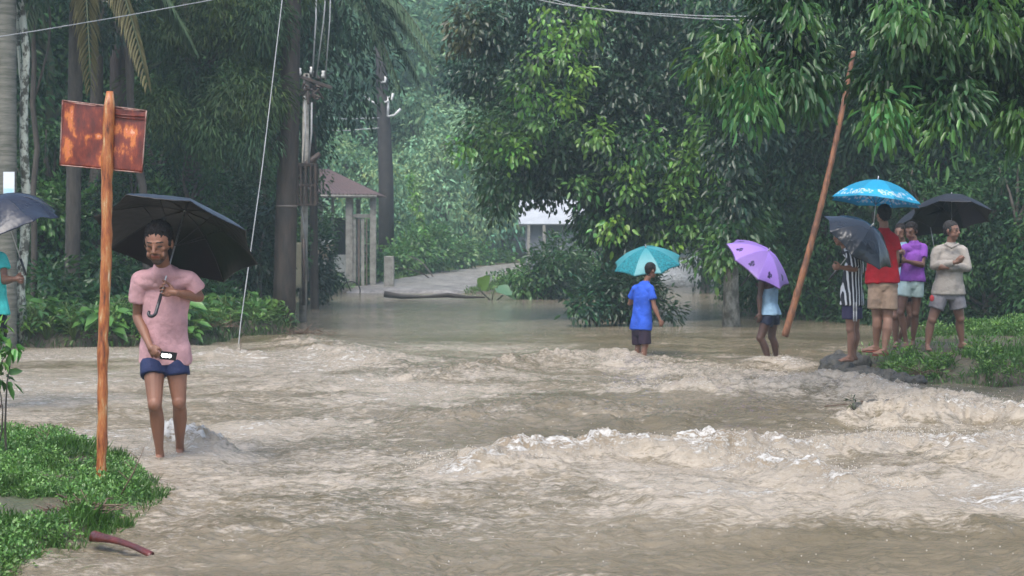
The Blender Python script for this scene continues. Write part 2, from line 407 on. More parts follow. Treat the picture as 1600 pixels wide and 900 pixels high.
    hh = math_('ADD', hh, math_('MULTIPLY', foam, .18)); hh = math_('ADD', hh, math_('MULTIPLY', math_('MULTIPLY', noise(26, (1, 1, 1), 7, .7, .5), smap(F, .4, .8)), 1.3))
    bp = nd("ShaderNodeBump"); bp.inputs["Distance"].default_value = .05
    geo = nd("ShaderNodeSeparateXYZ"); l.new(tc.outputs["Object"], geo.inputs[0])
    l.new(smap(geo.outputs[1], 24, 33, .80, .60), bp.inputs["Strength"])
    l.new(hh, bp.inputs["Height"]); l.new(bp.outputs[0], b.inputs["Normal"])
    tag(link("water", me, m), "muddy brown flood water rushing across the road", None, kind="structure")
make_water()

# ------------------------------------------------------------------ foliage
GREEN = dict(dark=(.018, .052, .019), mid=(.040, .108, .030), fresh=(.085, .20, .045), lime=(.135, .29, .045), blue=(.024, .074, .036), mist=(.23, .38, .19), haze_tint2=(.12, .25, .12), grass=(.10, .20, .035), olive=(.07, .085, .03))  # the two palest greens carry haze painted into the far trees' leaf colour
def leaves(P, A, U, L, Wd, T):
    """arrays: position, axis, up hint, length, width, tint -> vertices, quads, tints"""
    A = nrm(A); S = nrm(np.cross(A, U)); N = np.cross(S, A); L = L[:, None]; Wd = Wd[:, None]
    v = np.stack([P, P + A * L * .22 + S * Wd * .40 + N * Wd * .12, P + A * L * .60 + S * Wd * .42 + N * Wd * .12 - N * L * .04, P + A * L - N * L * .18,
                  P + A * L * .60 - S * Wd * .42 + N * Wd * .12 - N * L * .04, P + A * L * .22 - S * Wd * .40 + N * Wd * .12], 1)
    b = np.arange(len(P))[:, None] * 6
    f = np.concatenate([b + np.array([[0, 3, 2, 1]]), b + np.array([[0, 5, 4, 3]])], 0)
    return v.reshape(-1, 3), f, np.repeat(T, 6, 0)
def foliage(name, clumps, leaf=(.12, .05), per=16, sub=.4, droop=.5, off=(0, 0, 0), hollow=.5, r=None, seed=0):
    """clumps: (x,y,z, rx,ry,rz, n_sub, colour) -> one mesh of leaves gathered in twig-sized tufts"""
    g = np.random.default_rng(seed + 11); PP = []; AA = []; UU = []; LL = []; WW = []; TT = []
    for (x, y, z, rx, ry, rz, ns, colr) in clumps:
        ns = max(1, int(ns)); d = nrm(g.normal(size=(ns, 3))); rho = 1 - hollow * g.random(ns) ** 1.3
        c = np.array([x, y, z]) + d * rho[:, None] * np.array([rx, ry, rz])
        k = g.poisson(per, ns).clip(4); ii = np.repeat(np.arange(ns), k); n = len(ii)
        dd = nrm(g.normal(size=(n, 3))); sc = (.6 + .8 * g.random(ns))[ii]
        p = c[ii] + dd * (g.random(n) ** .5 * sub)[:, None] * sc[:, None]
        ax = d[ii] * .5 + dd * .7 + g.normal(size=(n, 3)) * .25 + np.array([0, 0, -droop])
        up = d[ii] * .5 + np.array([0, 0, 1.]) + g.normal(size=(n, 3)) * .45
        C = np.array(GREEN[colr] if isinstance(colr, str) else colr)
        b1 = (.7 + .65 * g.random(ns))[ii][:, None]; b2 = .8 + .4 * g.random((n, 1))
        hue = (g.normal(size=(ns,)) * .12)[ii][:, None]
        t = C * b1 * b2 * np.concatenate([1 + hue, np.ones_like(hue), 1 - hue], 1)
        PP.append(p); AA.append(ax); UU.append(up); L = leaf[0] * (.42 + .95 * g.random(n)); LL.append(L); WW.append(leaf[1] * (.7 + .5 * g.random(n))); TT.append(t)
    v, f, t = leaves(np.concatenate(PP), np.concatenate(AA), np.concatenate(UU), np.concatenate(LL), np.concatenate(WW), np.concatenate(TT))
    return mesh_np(name, v - np.asarray(off), f, t.clip(.003, .8))
LEAF = leafmat("wet_leaves"); LEAFM = leafmat("matt_leaves", .6, .35, .3)
BARK = mat("dark_bark", (.045, .036, .03), .75, (.09, .075, .06), 5, (3, 3, .6), bump=.8, bscale=14)
BARKL = mat("pale_bark", (.30, .29, .25), .7, (.10, .095, .075), 6, (1, 1, .6), bump=.7, bscale=16, sharp=(.42, .58))
BARKM = mat("mossy_bark", (.06, .055, .035), .7, (.05, .09, .03), 3, (2, 2, .6), bump=.8, bscale=12)
def limb(mb, a, b, ra, rb, bend=.1, n=6, seg=7, g=random):
    a = np.array(a, float); b = np.array(b, float); L = np.linalg.norm(b - a)
    o = np.array([g.uniform(-1, 1), g.uniform(-1, 1), g.uniform(.0, 1)]) * L * bend
    pts = []; rr = []
    for i in range(n + 1):
        t = i / n; w = np.array([g.uniform(-1, 1), g.uniform(-1, 1), 0]) * ra * .35 * (0 < i < n)
        pts.append(a + (b - a) * t + o * math.sin(math.pi * t) + w); rr.append(ra + (rb - ra) * t)
    return mb.tube(pts, rr, seg)
def tree(name, label, base, clumps, trunk_pts, trunk_r, bark, leaf=(.12, .05), per=16, sub=.4, droop=.5, lm=None, limbs=True, group=None, cat="tree", hollow=.5, seed=0, extra=None):
    base = np.asarray(base, float); root = empty(name, base); tag(root, label, cat, group)
    mb = MB(); mb.tube([np.asarray(p, float) for p in trunk_pts], trunk_r, 12)
    if limbs:
        for i, c in enumerate(clumps):
            if c[3] < .5: continue
            T = np.asarray(trunk_pts[min(len(trunk_pts) - 1, max(1, int(len(trunk_pts) * .6) + i % 2))]); q = np.array(c[:3])
            if T[2] > q[2]: T = np.asarray(trunk_pts[max(1, len(trunk_pts) // 2)])
            limb(mb, T, q, trunk_r[-1] * .55, .02, .12, seg=6)
    mb.build("trunk", bark, root, off=base)
    link("crown", foliage("crown", clumps, leaf, per, sub, droop, base, hollow, seed=seed), lm or LEAF, root)
    return root
def ctrunk(px, pyb, pyt, Y, wpx, z0=None, leanpx=0, n=7, top=None, wob=.02):
    """trunk path standing at pixel column px, seen up to pyt"""
    b = W(px, pyb, Y)
    if z0 is not None: b[2] = z0
    t = W(px + leanpx, pyt, Y) if top is None else np.array(top)
    pts = [b + (t - b) * i / (n - 1) + np.array([random.uniform(-wob, wob), random.uniform(-wob, wob), 0]) * (0 < i < n - 1) * 3 for i in range(n)]
    r = wpx / 2 * Y / FPX; return b, pts, [r * (1.25 if i == 0 else 1.0 - .35 * i / (n - 1)) for i in range(n)]
def C(px, py, Y, rpx, n, col, squash=(1, 1, 1), ry=None):
    p = W(px, py, Y); r = rpx * Y / FPX
    return (p[0], p[1], p[2], r * squash[0], (ry or r * squash[1]), r * squash[2], n, col)

# --- the big broad-leaved tree right of the middle
def big_tree():
    b = G(957, 497); b[2] = -.2; Y = b[1]
    cl = [C(900, 60, Y, 130, 190, 'dark'), C(800, 110, Y + 2, 75, 90, 'dark'), C(1010, 110, Y, 150, 220, 'dark'), C(880, 190, Y - .5, 110, 170, 'mid'),
          C(790, 282, Y - 1, 52, 70, 'mid'), C(862, 258, Y - 1, 58, 80, 'dark'), C(990, 240, Y - 1, 120, 190, 'dark'), C(960, 320, Y - 1, 70, 80, 'mid'),
          C(1040, 330, Y - 1.5, 70, 80, 'mid'), C(1110, 280, Y - 1, 80, 90, 'mid'), C(770, 200, Y + 1, 45, 40, 'mid'), C(740, 110, Y + 3, 42, 40, 'blue'),
          C(730, 40, Y - 3, 34, 30, 'olive'), C(770, 50, Y - 3, 36, 30, 'dark'), C(938, 348, Y, 34, 30, 'dark'), C(1010, 370, Y - 1, 60, 60, 'dark'),
          C(870, -90, Y, 150, 110, 'dark'), C(1030, -80, Y, 160, 110, 'dark'), C(960, -230, Y, 170, 100, 'mid'), C(1120, 80, Y + 1, 90, 90, 'dark')]
    lime = [(920, 30, 16), (895, 60, 14), (880, 85, 12), (835, 100, 12), (905, 115, 12), (885, 165, 15), (840, 185, 15), (725, 233, 12), (765, 222, 14), (800, 235, 20), (830, 228, 16), (825, 145, 14),
            (935, 215, 18), (1000, 230, 13), (985, 260, 12), (1100, 190, 14), (1085, 215, 15), (1080, 250, 17), (1120, 262, 18), (1155, 275, 10), (1060, 265, 12), (1130, 290, 15), (1055, 310, 17), (1095, 320, 17),
            (1070, 350, 17), (1120, 352, 15), (905, 290, 12), (960, 350, 14), (985, 300, 12), (1025, 220, 10), (860, 30, 10), (1035, 380, 12), (1130, 215, 13), (1040, 290, 12)]
    for (x, y, r) in lime: cl.append(C(x, y, Y - 2.3 + random.uniform(-.3, .3), r * 1.15, r * .34, 'lime' if random.random() < .75 else 'fresh'))
    b, pts, rr = ctrunk(957, 497, 130, Y, 34, -.3)
    for i, (dx, dy) in enumerate([(0, 0), (-.05, .0), (.0, .05), (.1, 0), (.25, 0), (.4, 0), (.6, 0)]): pts[i] = pts[i] + np.array([dx, dy, 0])
    r = tree("broadleaf_tree", "big dark broad-leaved tree with lime young leaves, rising behind the teal umbrella", b, cl, pts, rr, BARKM, (.155, .085), 22, .36, .7, seed=1)
big_tree()
def second_tree():
    b, pts, rr = ctrunk(1143, 512, 60, 35.0, 25, -.3, leanpx=12)
    Y = 35
    cl = [C(1170, 90, Y + 1, 95, 100, 'dark'), C(1240, 60, Y + 2, 110, 120, 'dark'), C(1150, -40, Y, 120, 90, 'mid'), C(1180, 380, Y + 1, 45, 36, 'mid', (.7, .7, 1)), C(1160, 330, Y, 36, 26, 'mid'), C(1120, 395, Y - .4, 24, 10, 'fresh'), C(1180, 200, Y + 1.5, 50, 50, 'blue'), C(1150, 370, Y - .8, 30, 26, 'mid'), C(1140, 240, Y - .8, 34, 34, 'dark'), C(1150, 170, Y - .8, 40, 40, 'dark'), C(1150, 310, Y - .8, 30, 26, 'dark'), C(1130, 405, Y - .8, 22, 14, 'fresh')]
    tree("leaning_tree", "tree with a pale grey lower trunk standing in the flood beside the purple umbrella", b, cl, pts, rr, BARKL, (.17, .085), 14, .34, .8, seed=2)
second_tree()
# --- near branches that hang in from the right: long drooping leaves
def near_tree():
    Y = 17.5; base = np.array([8.6, 18.5, zt(8.6, 18.5)])
    cl = []
    for (x, y, r, c, dy) in [(1130, 120, 42, 'mid', 1), (1165, 85, 50, 'mid', .5), (1190, 150, 34, 'mid', 0), (1215, 60, 60, 'dark', 0), (1250, 130, 50, 'mid', -.3), (1290, 40, 62, 'mid', 0), (1330, 120, 50, 'dark', .3),
                           (1365, 180, 34, 'mid', -.2), (1345, 50, 60, 'mid', .4), (1400, 130, 52, 'mid', 0), (1440, 50, 64, 'mid', -.3), (1460, 140, 44, 'dark', 0), (1490, 165, 40, 'mid', -.4), (1530, 60, 66, 'mid', 0), (1560, 130, 44, 'dark', .5),
                           (1600, 60, 66, 'mid', 0), (1240, -40, 70, 'mid', 0), (1360, -50, 80, 'dark', 0), (1480, -60, 90, 'dark', 0), (1600, -60, 100, 'dark', 0), (1700, 0, 110, 'mid', 0), (1820, -60, 130, 'mid', 0), (1900, 60, 110, 'mid', 0), (1600, 190, 34, 'fresh', 0)]:
        if 1265 < x < 1372 and y > -45: dy, r = 11.5, r * .95; cl.append(C(x, y, Y + dy, r, r * 1.5, 'dark' if c == 'dark' else 'mid', (1, 1, .8))); continue
        cl.append(C(x, y, Y + dy, r, r * .62, c, (1, 1, .75)))
    for (x, y, r) in [(1110, 105, 14), (1180, 130, 13), (1170, 165, 11), (1395, 10, 14), (1430, 30, 14), (1480, 205, 12), (1378, 195, 12), (1385, 175, 12), (1150, 75, 14), (1540, 20, 14), (1250, 25, 14)]:
        cl.append(C(x, y, Y - .9, r, 4, 'fresh'))
    pts = [base + np.array([0, 0, -.2]), base + np.array([-.1, 0, 1.2]), base + np.array([-.3, -.2, 2.4]), base + np.array([-.4, -.3, 3.6]), base + np.array([-.2, -.3, 5.2])]
    tree("overhanging_tree", "near tree whose long drooping wet leaves hang in over the upper right corner", base, cl, pts, [.26, .2, .17, .14, .08], BARK, (.135, .046), 22, .26, 1.0, seed=3)
near_tree()

# --- prototypes of wood trees (local coordinates), copied around
def proto_tree(name, H, R0, bark, col1, col2, leaf, per, sub, droop, seed, low=.25, n=16, dens=42, lm=None, tr=.16):
    g = random.Random(seed); root = empty(name); cl = []
    for i in range(n):
        t = low + (1 - low) * (i + .5) / n; rad = R0 * (math.sin(math.pi * min(1, (t - low) / (1 - low) * .8 + .15)) ** .6)
        a = g.uniform(0, 6.28) + i * 2.4; rr = rad * g.uniform(.35, .6); d = rad * g.uniform(.3, .75)
        cl.append((math.cos(a) * d, math.sin(a) * d, H * t, rr, rr, rr * g.uniform(.7, 1.1), dens * (rr / (R0 * .5)) ** 1.6, col1 if g.random() < .6 else col2))
    mb = MB(); pts = [(g.uniform(-.08, .08) * i, g.uniform(-.08, .08) * i, H * .82 * i / 6 - (.4 if i == 0 else 0)) for i in range(7)]
    mb.tube(pts, [tr * (1.3 if i == 0 else 1 - .13 * i) for i in range(7)], 9)
    for c in cl:
        zz = max(.4, c[2] - H * .12); k = min(5, int(zz / (H * .82) * 6)); limb(mb, pts[k], c[:3], tr * .38, .02, .1, g=g, seg=5)
    mb.build("trunk", bark, root)
    link("crown", foliage("crown", cl, leaf, per, sub, droop, seed=seed), lm or LEAFM, root)
    return root
def place(proto, x, y, s, rz, label, cat="tree", group=None, first=[None], z=None, sz=None, name=None):
    o = copy_tree(proto) if proto.get("_used") else proto
    proto["_used"] = 1; o["_used"] = 1
    o.location = (x, y, zt(x, y) - .05 if z is None else z); o.scale = (s, s, sz or s); o.rotation_euler.z = rz
    if name: o.name = name
    tag(o, label, cat, group); return o
far_a = proto_tree("tall_tree", 17, 5.2, BARK, 'haze_tint2', 'mid', (.42, .22), 12, .85, .4, 31, .15, 22, 46)
far_b = proto_tree("tall_tree", 22, 5.5, BARK, 'mist', 'haze_tint2', (.40, .2), 12, .85, .5, 32, .18, 24, 46)
far_c = proto_tree("spreading_tree", 10, 4.6, BARK, 'mist', 'haze_tint2', (.36, .18), 12, .7, .6, 33, .08, 18, 44)
wood_a = proto_tree("wood_tree", 12, 3.0, BARK, 'dark', 'blue', (.22, .075), 15, .5, .8, 34, .3, 18, 52)
wood_b = proto_tree("wood_tree", 9, 2.5, BARKM, 'mid', 'dark', (.18, .085), 15, .45, .6, 35, .12, 18, 50)
wood_c = proto_tree("understorey_tree", 5, 1.7, BARK, 'mid', 'dark', (.15, .07), 15, .34, .5, 36, .05, 14, 46)
g = random.Random(5)
GF = "tall trees of the misty forest behind the road"
LBL = {id(far_a): "misty dark green tree of the forest wall beyond the road", id(far_b): "misty tall pale green tree of the forest wall beyond the road", id(far_c): "misty low spreading tree at the foot of the forest wall beyond the road"}
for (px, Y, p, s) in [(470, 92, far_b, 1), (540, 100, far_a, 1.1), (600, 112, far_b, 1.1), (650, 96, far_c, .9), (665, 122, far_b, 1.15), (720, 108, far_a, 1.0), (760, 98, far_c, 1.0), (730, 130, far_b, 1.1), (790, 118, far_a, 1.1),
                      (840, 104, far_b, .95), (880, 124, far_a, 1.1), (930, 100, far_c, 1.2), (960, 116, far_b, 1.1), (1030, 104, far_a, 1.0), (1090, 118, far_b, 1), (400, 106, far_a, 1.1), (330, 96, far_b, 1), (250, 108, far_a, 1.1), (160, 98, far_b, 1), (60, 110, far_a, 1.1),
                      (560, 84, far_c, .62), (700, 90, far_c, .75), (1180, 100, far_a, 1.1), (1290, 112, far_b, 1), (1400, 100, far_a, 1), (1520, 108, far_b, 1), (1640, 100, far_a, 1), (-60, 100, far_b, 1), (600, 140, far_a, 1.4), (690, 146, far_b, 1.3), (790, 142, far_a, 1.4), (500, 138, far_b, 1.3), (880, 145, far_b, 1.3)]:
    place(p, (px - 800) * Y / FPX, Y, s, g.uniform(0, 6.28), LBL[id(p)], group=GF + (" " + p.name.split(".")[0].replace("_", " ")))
# left wood
GL = "trees of the dark wood on the left bank"
for (px, Y, p, s) in [(70, 36, wood_b, 1), (150, 42, wood_a, 1.05), (215, 38, wood_b, .95), (270, 46, wood_a, 1.1), (330, 40, wood_a, .95), (395, 44, wood_a, 1), (-30, 40, wood_a, 1.0), (360, 56, wood_b, 1.2), (250, 60, wood_b, 1.3), (140, 58, wood_b, 1.3), (40, 54, wood_a, 1.2), (440, 58, wood_b, 1.1),
                      (-120, 45, wood_b, 1.1), (-200, 38, wood_a, 1)]:
    place(p, (px - 800) * Y / FPX, Y, s, g.uniform(0, 6.28), "dark trunked tree of the dense wood on the left bank", group=GL)
for (px, Y, s) in [(60, 33, .7), (120, 34, .75), (190, 33, .6), (245, 36, .8), (300, 34, .62), (355, 37, .8), (400, 39, .7), (10, 35, .8), (-60, 34, .8)]:
    place(wood_c, (px - 800) * Y / FPX, Y, s, g.uniform(0, 6.28), "low bushy young tree under the dark wood on the left bank", group="young trees under the left wood")
# right wood
for (px, Y, p, s) in [(1215, 46, wood_a, 1), (1270, 42, wood_b, 1.1), (1330, 40, wood_a, .95), (1395, 44, wood_b, 1.1), (1450, 39, wood_a, .95), (1510, 42, wood_a, 1), (1575, 38, wood_b, 1.05), (1640, 41, wood_a, 1), (1720, 38, wood_b, 1), (1240, 58, wood_b, 1.3), (1350, 56, wood_b, 1.3), (1450, 57, wood_a, 1.2), (1550, 54, wood_b, 1.3), (1100, 66, wood_a, 1.1),
                      (1160, 62, wood_b, 1.1), (1010, 84, wood_b, 1.2)]:
    place(p, (px - 800) * Y / FPX, Y, s, g.uniform(0, 6.28), "dark tree of the dense wood behind the people on the right bank", group="trees of the dark wood on the right")
for (px, Y, s) in [(1235, 41, .7), (1300, 38.5, .8), (1370, 37, .7), (1430, 36, .8), (1490, 35.5, .7), (1550, 35, .8), (1610, 34, .8), (1680, 34, .8), (1190, 47, .7)]:
    place(wood_c, (px - 800) * Y / FPX, Y, s, g.uniform(0, 6.28), "low dark leafy tree along the water behind the people on the right", group="low trees behind the people on the right")
# far wood as one mass
def far_wood():
    cl = []
    gg = random.Random(9)
    for i in range(90):
        x = gg.uniform(-95, 95); y = gg.uniform(150, 175); cl.append((x, y, gg.uniform(2, 34), 7, 5, 5, 42, gg.choice(['blue', 'mid', 'fresh'])))
    tag(link("distant_woods", foliage("distant_woods", cl, (.9, .5), 10, 1.6, .3, seed=77), LEAFM), "pale misty woods filling the far background", "woods", kind="stuff")
far_wood()

# ------------------------------------------------------------------ haze
def haze():
    mb = MB(); mb.box((0, 90, 20.5), (420, 240, 50)); 
    m = bpy.data.materials.new("haze_air"); m.use_nodes = True; n = m.node_tree.nodes; l = m.node_tree.links
    n.remove(n["Principled BSDF"]); v = n.new("ShaderNodeVolumePrincipled"); v.inputs["Color"].default_value = (.72, .92, 1, 1)
    v.inputs["Density"].default_value = HAZE; v.inputs["Anisotropy"].default_value = .2
    l.new(v.outputs[0], n["Material Output"].inputs["Volume"])
    tag(mb.build("haze", m, smooth=False), "thin blue rain haze", None, kind="stuff")
HAZE = 0.0015
haze()
# ------------------------------------------------------------------ poles, hut and other built things
def tubeobj(name, pts, rad, m, parent=None, seg=8, off=None): return MB().tube(pts, rad, seg).build(name, m, parent, off)
WOODP = mat("weathered_pole", (.062, .044, .033), .7, (.024, .018, .014), 4, (3, 3, .5), bump=.8, bscale=20)
CONC = mat("stained_concrete", (.36, .35, .32), .75, (.18, .175, .15), 5, bump=.4, bscale=25)
DARKM = mat("dark_metal", (.04, .035, .035), .55, (.09, .06, .045), 12)
WIREM = mat("pale_wire", (.40, .41, .42), .5, (.28, .29, .29), 5)
WIRED = mat("grey_wire", (.25, .26, .26), .5, (.2, .2, .2), 5)
WHITEP = mat("porcelain", (.72, .72, .70), .35, (.5, .5, .48), 8)

def big_pole():
    b = W(443, 520, 33.2); b[2] = .1; root = empty("utility_pole", b)
    tag(root, "thick weathered brown wooden pole standing at the tip of the left bank", "pole")
    t = W(459, -110, 33.2); n = 9
    pts = [b + (t - b) * i / n - np.array([0, 0, .4]) * (i == 0) + np.array([random.uniform(-.012, .012), 0, 0]) for i in range(n + 1)]
    rr = [.215 - .055 * i / n for i in range(n + 1)]
    tubeobj("pole_shaft", pts, rr, WOODP, root, 16, b)
    for z, px in ((2.2, 437), (4.05, 450)):
        p = b + (t - b) * (z / (t - b)[2]); r = .215 - .055 * z / (t - b)[2] + .006
        tubeobj("pole_band", [p - np.array([0, 0, .02]), p + np.array([0, 0, .02])], [r, r], mat("pole_band", (.16, .13, .11), .6), root, 16, b)
big_pole()
def service_pole():
    Y = 37.0; b = W(472, 470, Y); b[2] = zt(b[0], b[1]); root = empty("concrete_pole", b)
    tag(root, "slim grey concrete pole with insulators and hanging cables behind the thick wooden pole", "pole")
    top = W(479, 115, Y)
    tubeobj("pole_shaft", [b - np.array([0, 0, .3]), top], [.085, .065], CONC, root, 12, b)
    m = MB(); p = W(485, 130, Y - .15)
    for i in range(26): 
        q = p + np.array([random.uniform(-.17, .2), random.uniform(-.1, .1), random.uniform(-.35, .18)]); m.capsule(q, q + rng.normal(size=3) * .09, .03, .02, 6)
    m.build("cable_tangle", DARKM, root, b)
    m = MB(); m.box(W(492, 128, Y - .1), (.75, .07, .07), np.array([[.94, 0, -.34], [0, 1, 0], [.34, 0, .94]])); m.build("cross_arm", DARKM, root, b, smooth=False, bevel=.01)
    m = MB(); m.tube([W(464, 268, Y - .1), W(480, 256, Y - .1), W(500, 240, Y - .1)], [.09, .07, .05], 8); m.build("bracket", DARKM, root, b)
    for px, py in ((468, 118), (487, 116), (505, 122)):
        m = MB(); q = W(px, py, Y - .15); m.tube([q, q + [0, 0, .05], q + [0, 0, .1], q + [0, 0, .15]], [.03, .05, .03, .04], 10); m.build("insulator", WHITEP, root, b)
    for i, (x0, x1, y0, y1, w) in enumerate([(495, 488, -60, 120, .016), (513, 494, -60, 122, .013), (518, 508, -60, 125, .013), (487, 482, 160, 255, .02), (476, 474, 150, 262, .016), (470, 482, 320, 440, .016)]):
        a = W(x0, y0, Y - .2); c = W(x1, y1, Y - .2); mid = (a + c) / 2 + np.array([.03, 0, 0])
        tubeobj("cable", [a, mid, c], w, WIREM if i < 5 else WIRED, root, 6, b)
service_pole()
def cage():
    Y = 36.6; o = W(479, 320, Y); root = empty("metal_cage", o); tag(root, "small dark slatted metal cage mounted between the wooden pole and the hut", "cage")
    w, d, h = .40, .34, .80; m = MB()
    for z in (0, h * .5, h): 
        m.box(o + [0, -d / 2, z], (w, .035, .035)); m.box(o + [0, d / 2, z], (w, .035, .035)); m.box(o + [-w / 2, 0, z], (.03, d, .03)); m.box(o + [w / 2, 0, z], (.03, d, .03))
    for sx in (-1, 1):
        for sy in (-1, 1): m.box(o + [sx * w / 2, sy * d / 2, h / 2], (.045, .045, h + .02))
    m.build("frame", DARKM, root, o, smooth=False)
    for k in range(1, 4):
        x = -w / 2 + w * k / 4
        MB().box(o + [x, -d / 2 - .004, h / 2], (.035, .025, h)).build("slat", DARKM, root, o, smooth=False)
        MB().box(o + [x, d / 2 + .004, h / 2], (.035, .025, h)).build("slat", DARKM, root, o, smooth=False)
    MB().box(o + [0, 0, h + .03], (w + .05, d + .05, .03)).build("lid", DARKM, root, o, smooth=False)
    MB().tube([o + [-w / 2 - .05, 0, h * .7], o + [-w / 2 + .1, 0, h * .7]], .03, 8).build("mounting_bar", DARKM, root, o)
cage()
def meter_box():
    Y = 36.4; o = W(463, 450, Y); root = empty("meter_box", o); tag(root, "beige metal electricity box strapped beside the thick wooden pole", "electric box")
    m = MB(); m.box(o + [0, 0, .46], (.22, .16, .92)); m.build("box_body", mat("beige_paint", (.34, .32, .22), .5, (.25, .23, .16), 6), root, o, smooth=False, bevel=.012)
    MB().box(o + [0.02, -.085, .46], (.16, .012, .84)).build("door", mat("beige_door", (.30, .28, .19), .5), root, o, smooth=False, bevel=.004)
    MB().tube([o + [.15, 0, -.35], o + [.15, 0, 1.0]], .035, 8).build("conduit", DARKM, root, o)
meter_box()
def wire(name, pts, r, label, m=None, grp=None):
    P = [W(*p) for p in pts]; n = 24; V = []
    tt = np.linspace(0, len(P) - 1, n)
    A = np.array(P); V = [np.array([np.interp(t, range(len(P)), A[:, k]) for k in range(3)]) for t in tt]
    o = tubeobj(name, V, r, m or WIRED, None, 6); tag(o, label, "wire", grp)
wire("guy_wire", [(448, -60, 31), (410, 260, 29.5), (376, 505, 28.6), (372, 545, 28.4)], 0.008, "pale slanting guy wire running from above the thick pole down to the left bank", WIREM)
wire("overhead_wire", [(-30, 62, 26), (70, 46, 27), (200, 24, 28), (330, 0, 29), (420, -20, 30)], .008, "single pale overhead wire crossing the upper left corner above the rusty sign", WIREM)
wire("overhead_wire", [(820, -14, 30), (900, 10, 30), (1000, 20, 30), (1100, 25, 30), (1200, 26, 30), (1400, 18, 30)], .008, "upper of the two overhead wires crossing the big broad-leaved tree", WIREM)
wire("overhead_wire", [(790, -12, 30.6), (870, 6, 30.6), (980, 20, 30.6), (1090, 29, 30.6), (1200, 33, 30.6), (1400, 26, 30.6)], .008, "lower of the two overhead wires crossing the big broad-leaved tree", WIREM)

def hut():
    Y = 66; b = W(530, 418, Y); b[2] = zt(b[0], b[1]); root = empty("roadside_hut", b)
    tag(root, "small open hut with a rusty maroon sheet roof on pale posts beside the road", "hut")
    RF = mat("rusty_roof", (.12, .068, .060), .5, (.075, .055, .05), 2.5, (1, 8, 1), bump=.3)
    # hipped sheet roof with corrugation
    xl, xr = W(380, 300, Y)[0], W(592, 300, Y)[0]; ze = W(0, 303, Y)[2]; zr = W(0, 262, Y)[2]
    y0, y1 = Y - 1.1, Y + 4.0; ym = Y + 1.6; rl, rx_ = xl + 1, xr - 2.0
    V = []; F = []
    def slope(A, B, Cc, D, n=70):
        base = len(V)
        for i in range(n + 1):
            t = i / n; z = .022 * math.sin(i * math.pi)
            for (p, q) in ((A, B), (D, Cc)):
                v = np.array(p) + (np.array(q) - np.array(p)) * t; V.append(v + [0, 0, .02 * ((i % 2) * 2 - 1)])
        for i in range(n): F.append((base + 2 * i, base + 2 * i + 2, base + 2 * i + 3, base + 2 * i + 1))
    slope((xl, y0, ze), (xr, y0 + .1, ze - .04), (rx_, ym, zr), (rl, ym, zr + .1))
    slope((xr, y0 + .1, ze - .04), (xr, y1, ze), (rx_, ym + .1, zr), (rx_, ym, zr))
    slope((xr, y1, ze), (xl, y1, ze), (rl, ym, zr + .1), (rx_, ym, zr))
    mb = MB().add(V, F); o = mb.build("roof", RF, root, b, smooth=False); s = o.modifiers.new("s", 'SOLIDIFY'); s.thickness = .03
    MB().tube([(xl, y0 + .05, ze - .09), (xr, y0 + .12, ze - .12)], .06, 6).build("eave_beam", CONC, root, b)
    for px, w, dy in ((546, .26, -.6), (583, .22, -.6), (520, .10, .4), (500, .2, 2.6), (560, .16, 2.8)):
        x = W(px, 0, Y + dy)[0]; g0 = zt(x, Y + dy); zt_ = ze - .12
        MB().box((x, Y + dy, (g0 - .2 + zt_) / 2), (w, w, zt_ - g0 + .2)).build("post", CONC, root, b, smooth=False, bevel=.015)
    x0, x1 = W(520, 0, Y)[0], W(541, 0, Y)[0]; g0 = zt(x0, Y)
    MB().box(((x0 + x1) / 2, Y + .4, g0 + .55), (x1 - x0, .12, 1.15)).build("low_wall", mat("white_wall", (.62, .63, .62), .7, (.5, .52, .5), 4, bump=.3), root, b, smooth=False, bevel=.01)
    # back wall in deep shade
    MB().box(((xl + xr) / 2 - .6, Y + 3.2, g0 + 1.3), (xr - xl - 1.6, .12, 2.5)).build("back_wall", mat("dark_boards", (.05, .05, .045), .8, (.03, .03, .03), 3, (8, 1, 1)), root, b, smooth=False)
    # rail and boards between the two front posts
    xa, xb = W(550, 0, Y)[0], W(580, 0, Y)[0]; zt2 = W(0, 338, Y)[2]
    MB().box(((xa + xb) / 2, Y - .62, zt2), (xb - xa + .1, .1, .14)).build("rail", CONC, root, b, smooth=False, bevel=.01)
    for i, px in enumerate((555, 563, 569, 575)):
        x = W(px, 0, Y)[0]; gg = zt(x, Y); h = zt2 - gg
        MB().box((x, Y - .62, gg + h / 2 - .1), ([.16, .07, .12, .05][i], .05, h)).build("board", [CONC, mat("brown_board", (.16, .12, .10), .75)][i % 2], root, b, smooth=False, bevel=.006)
hut()
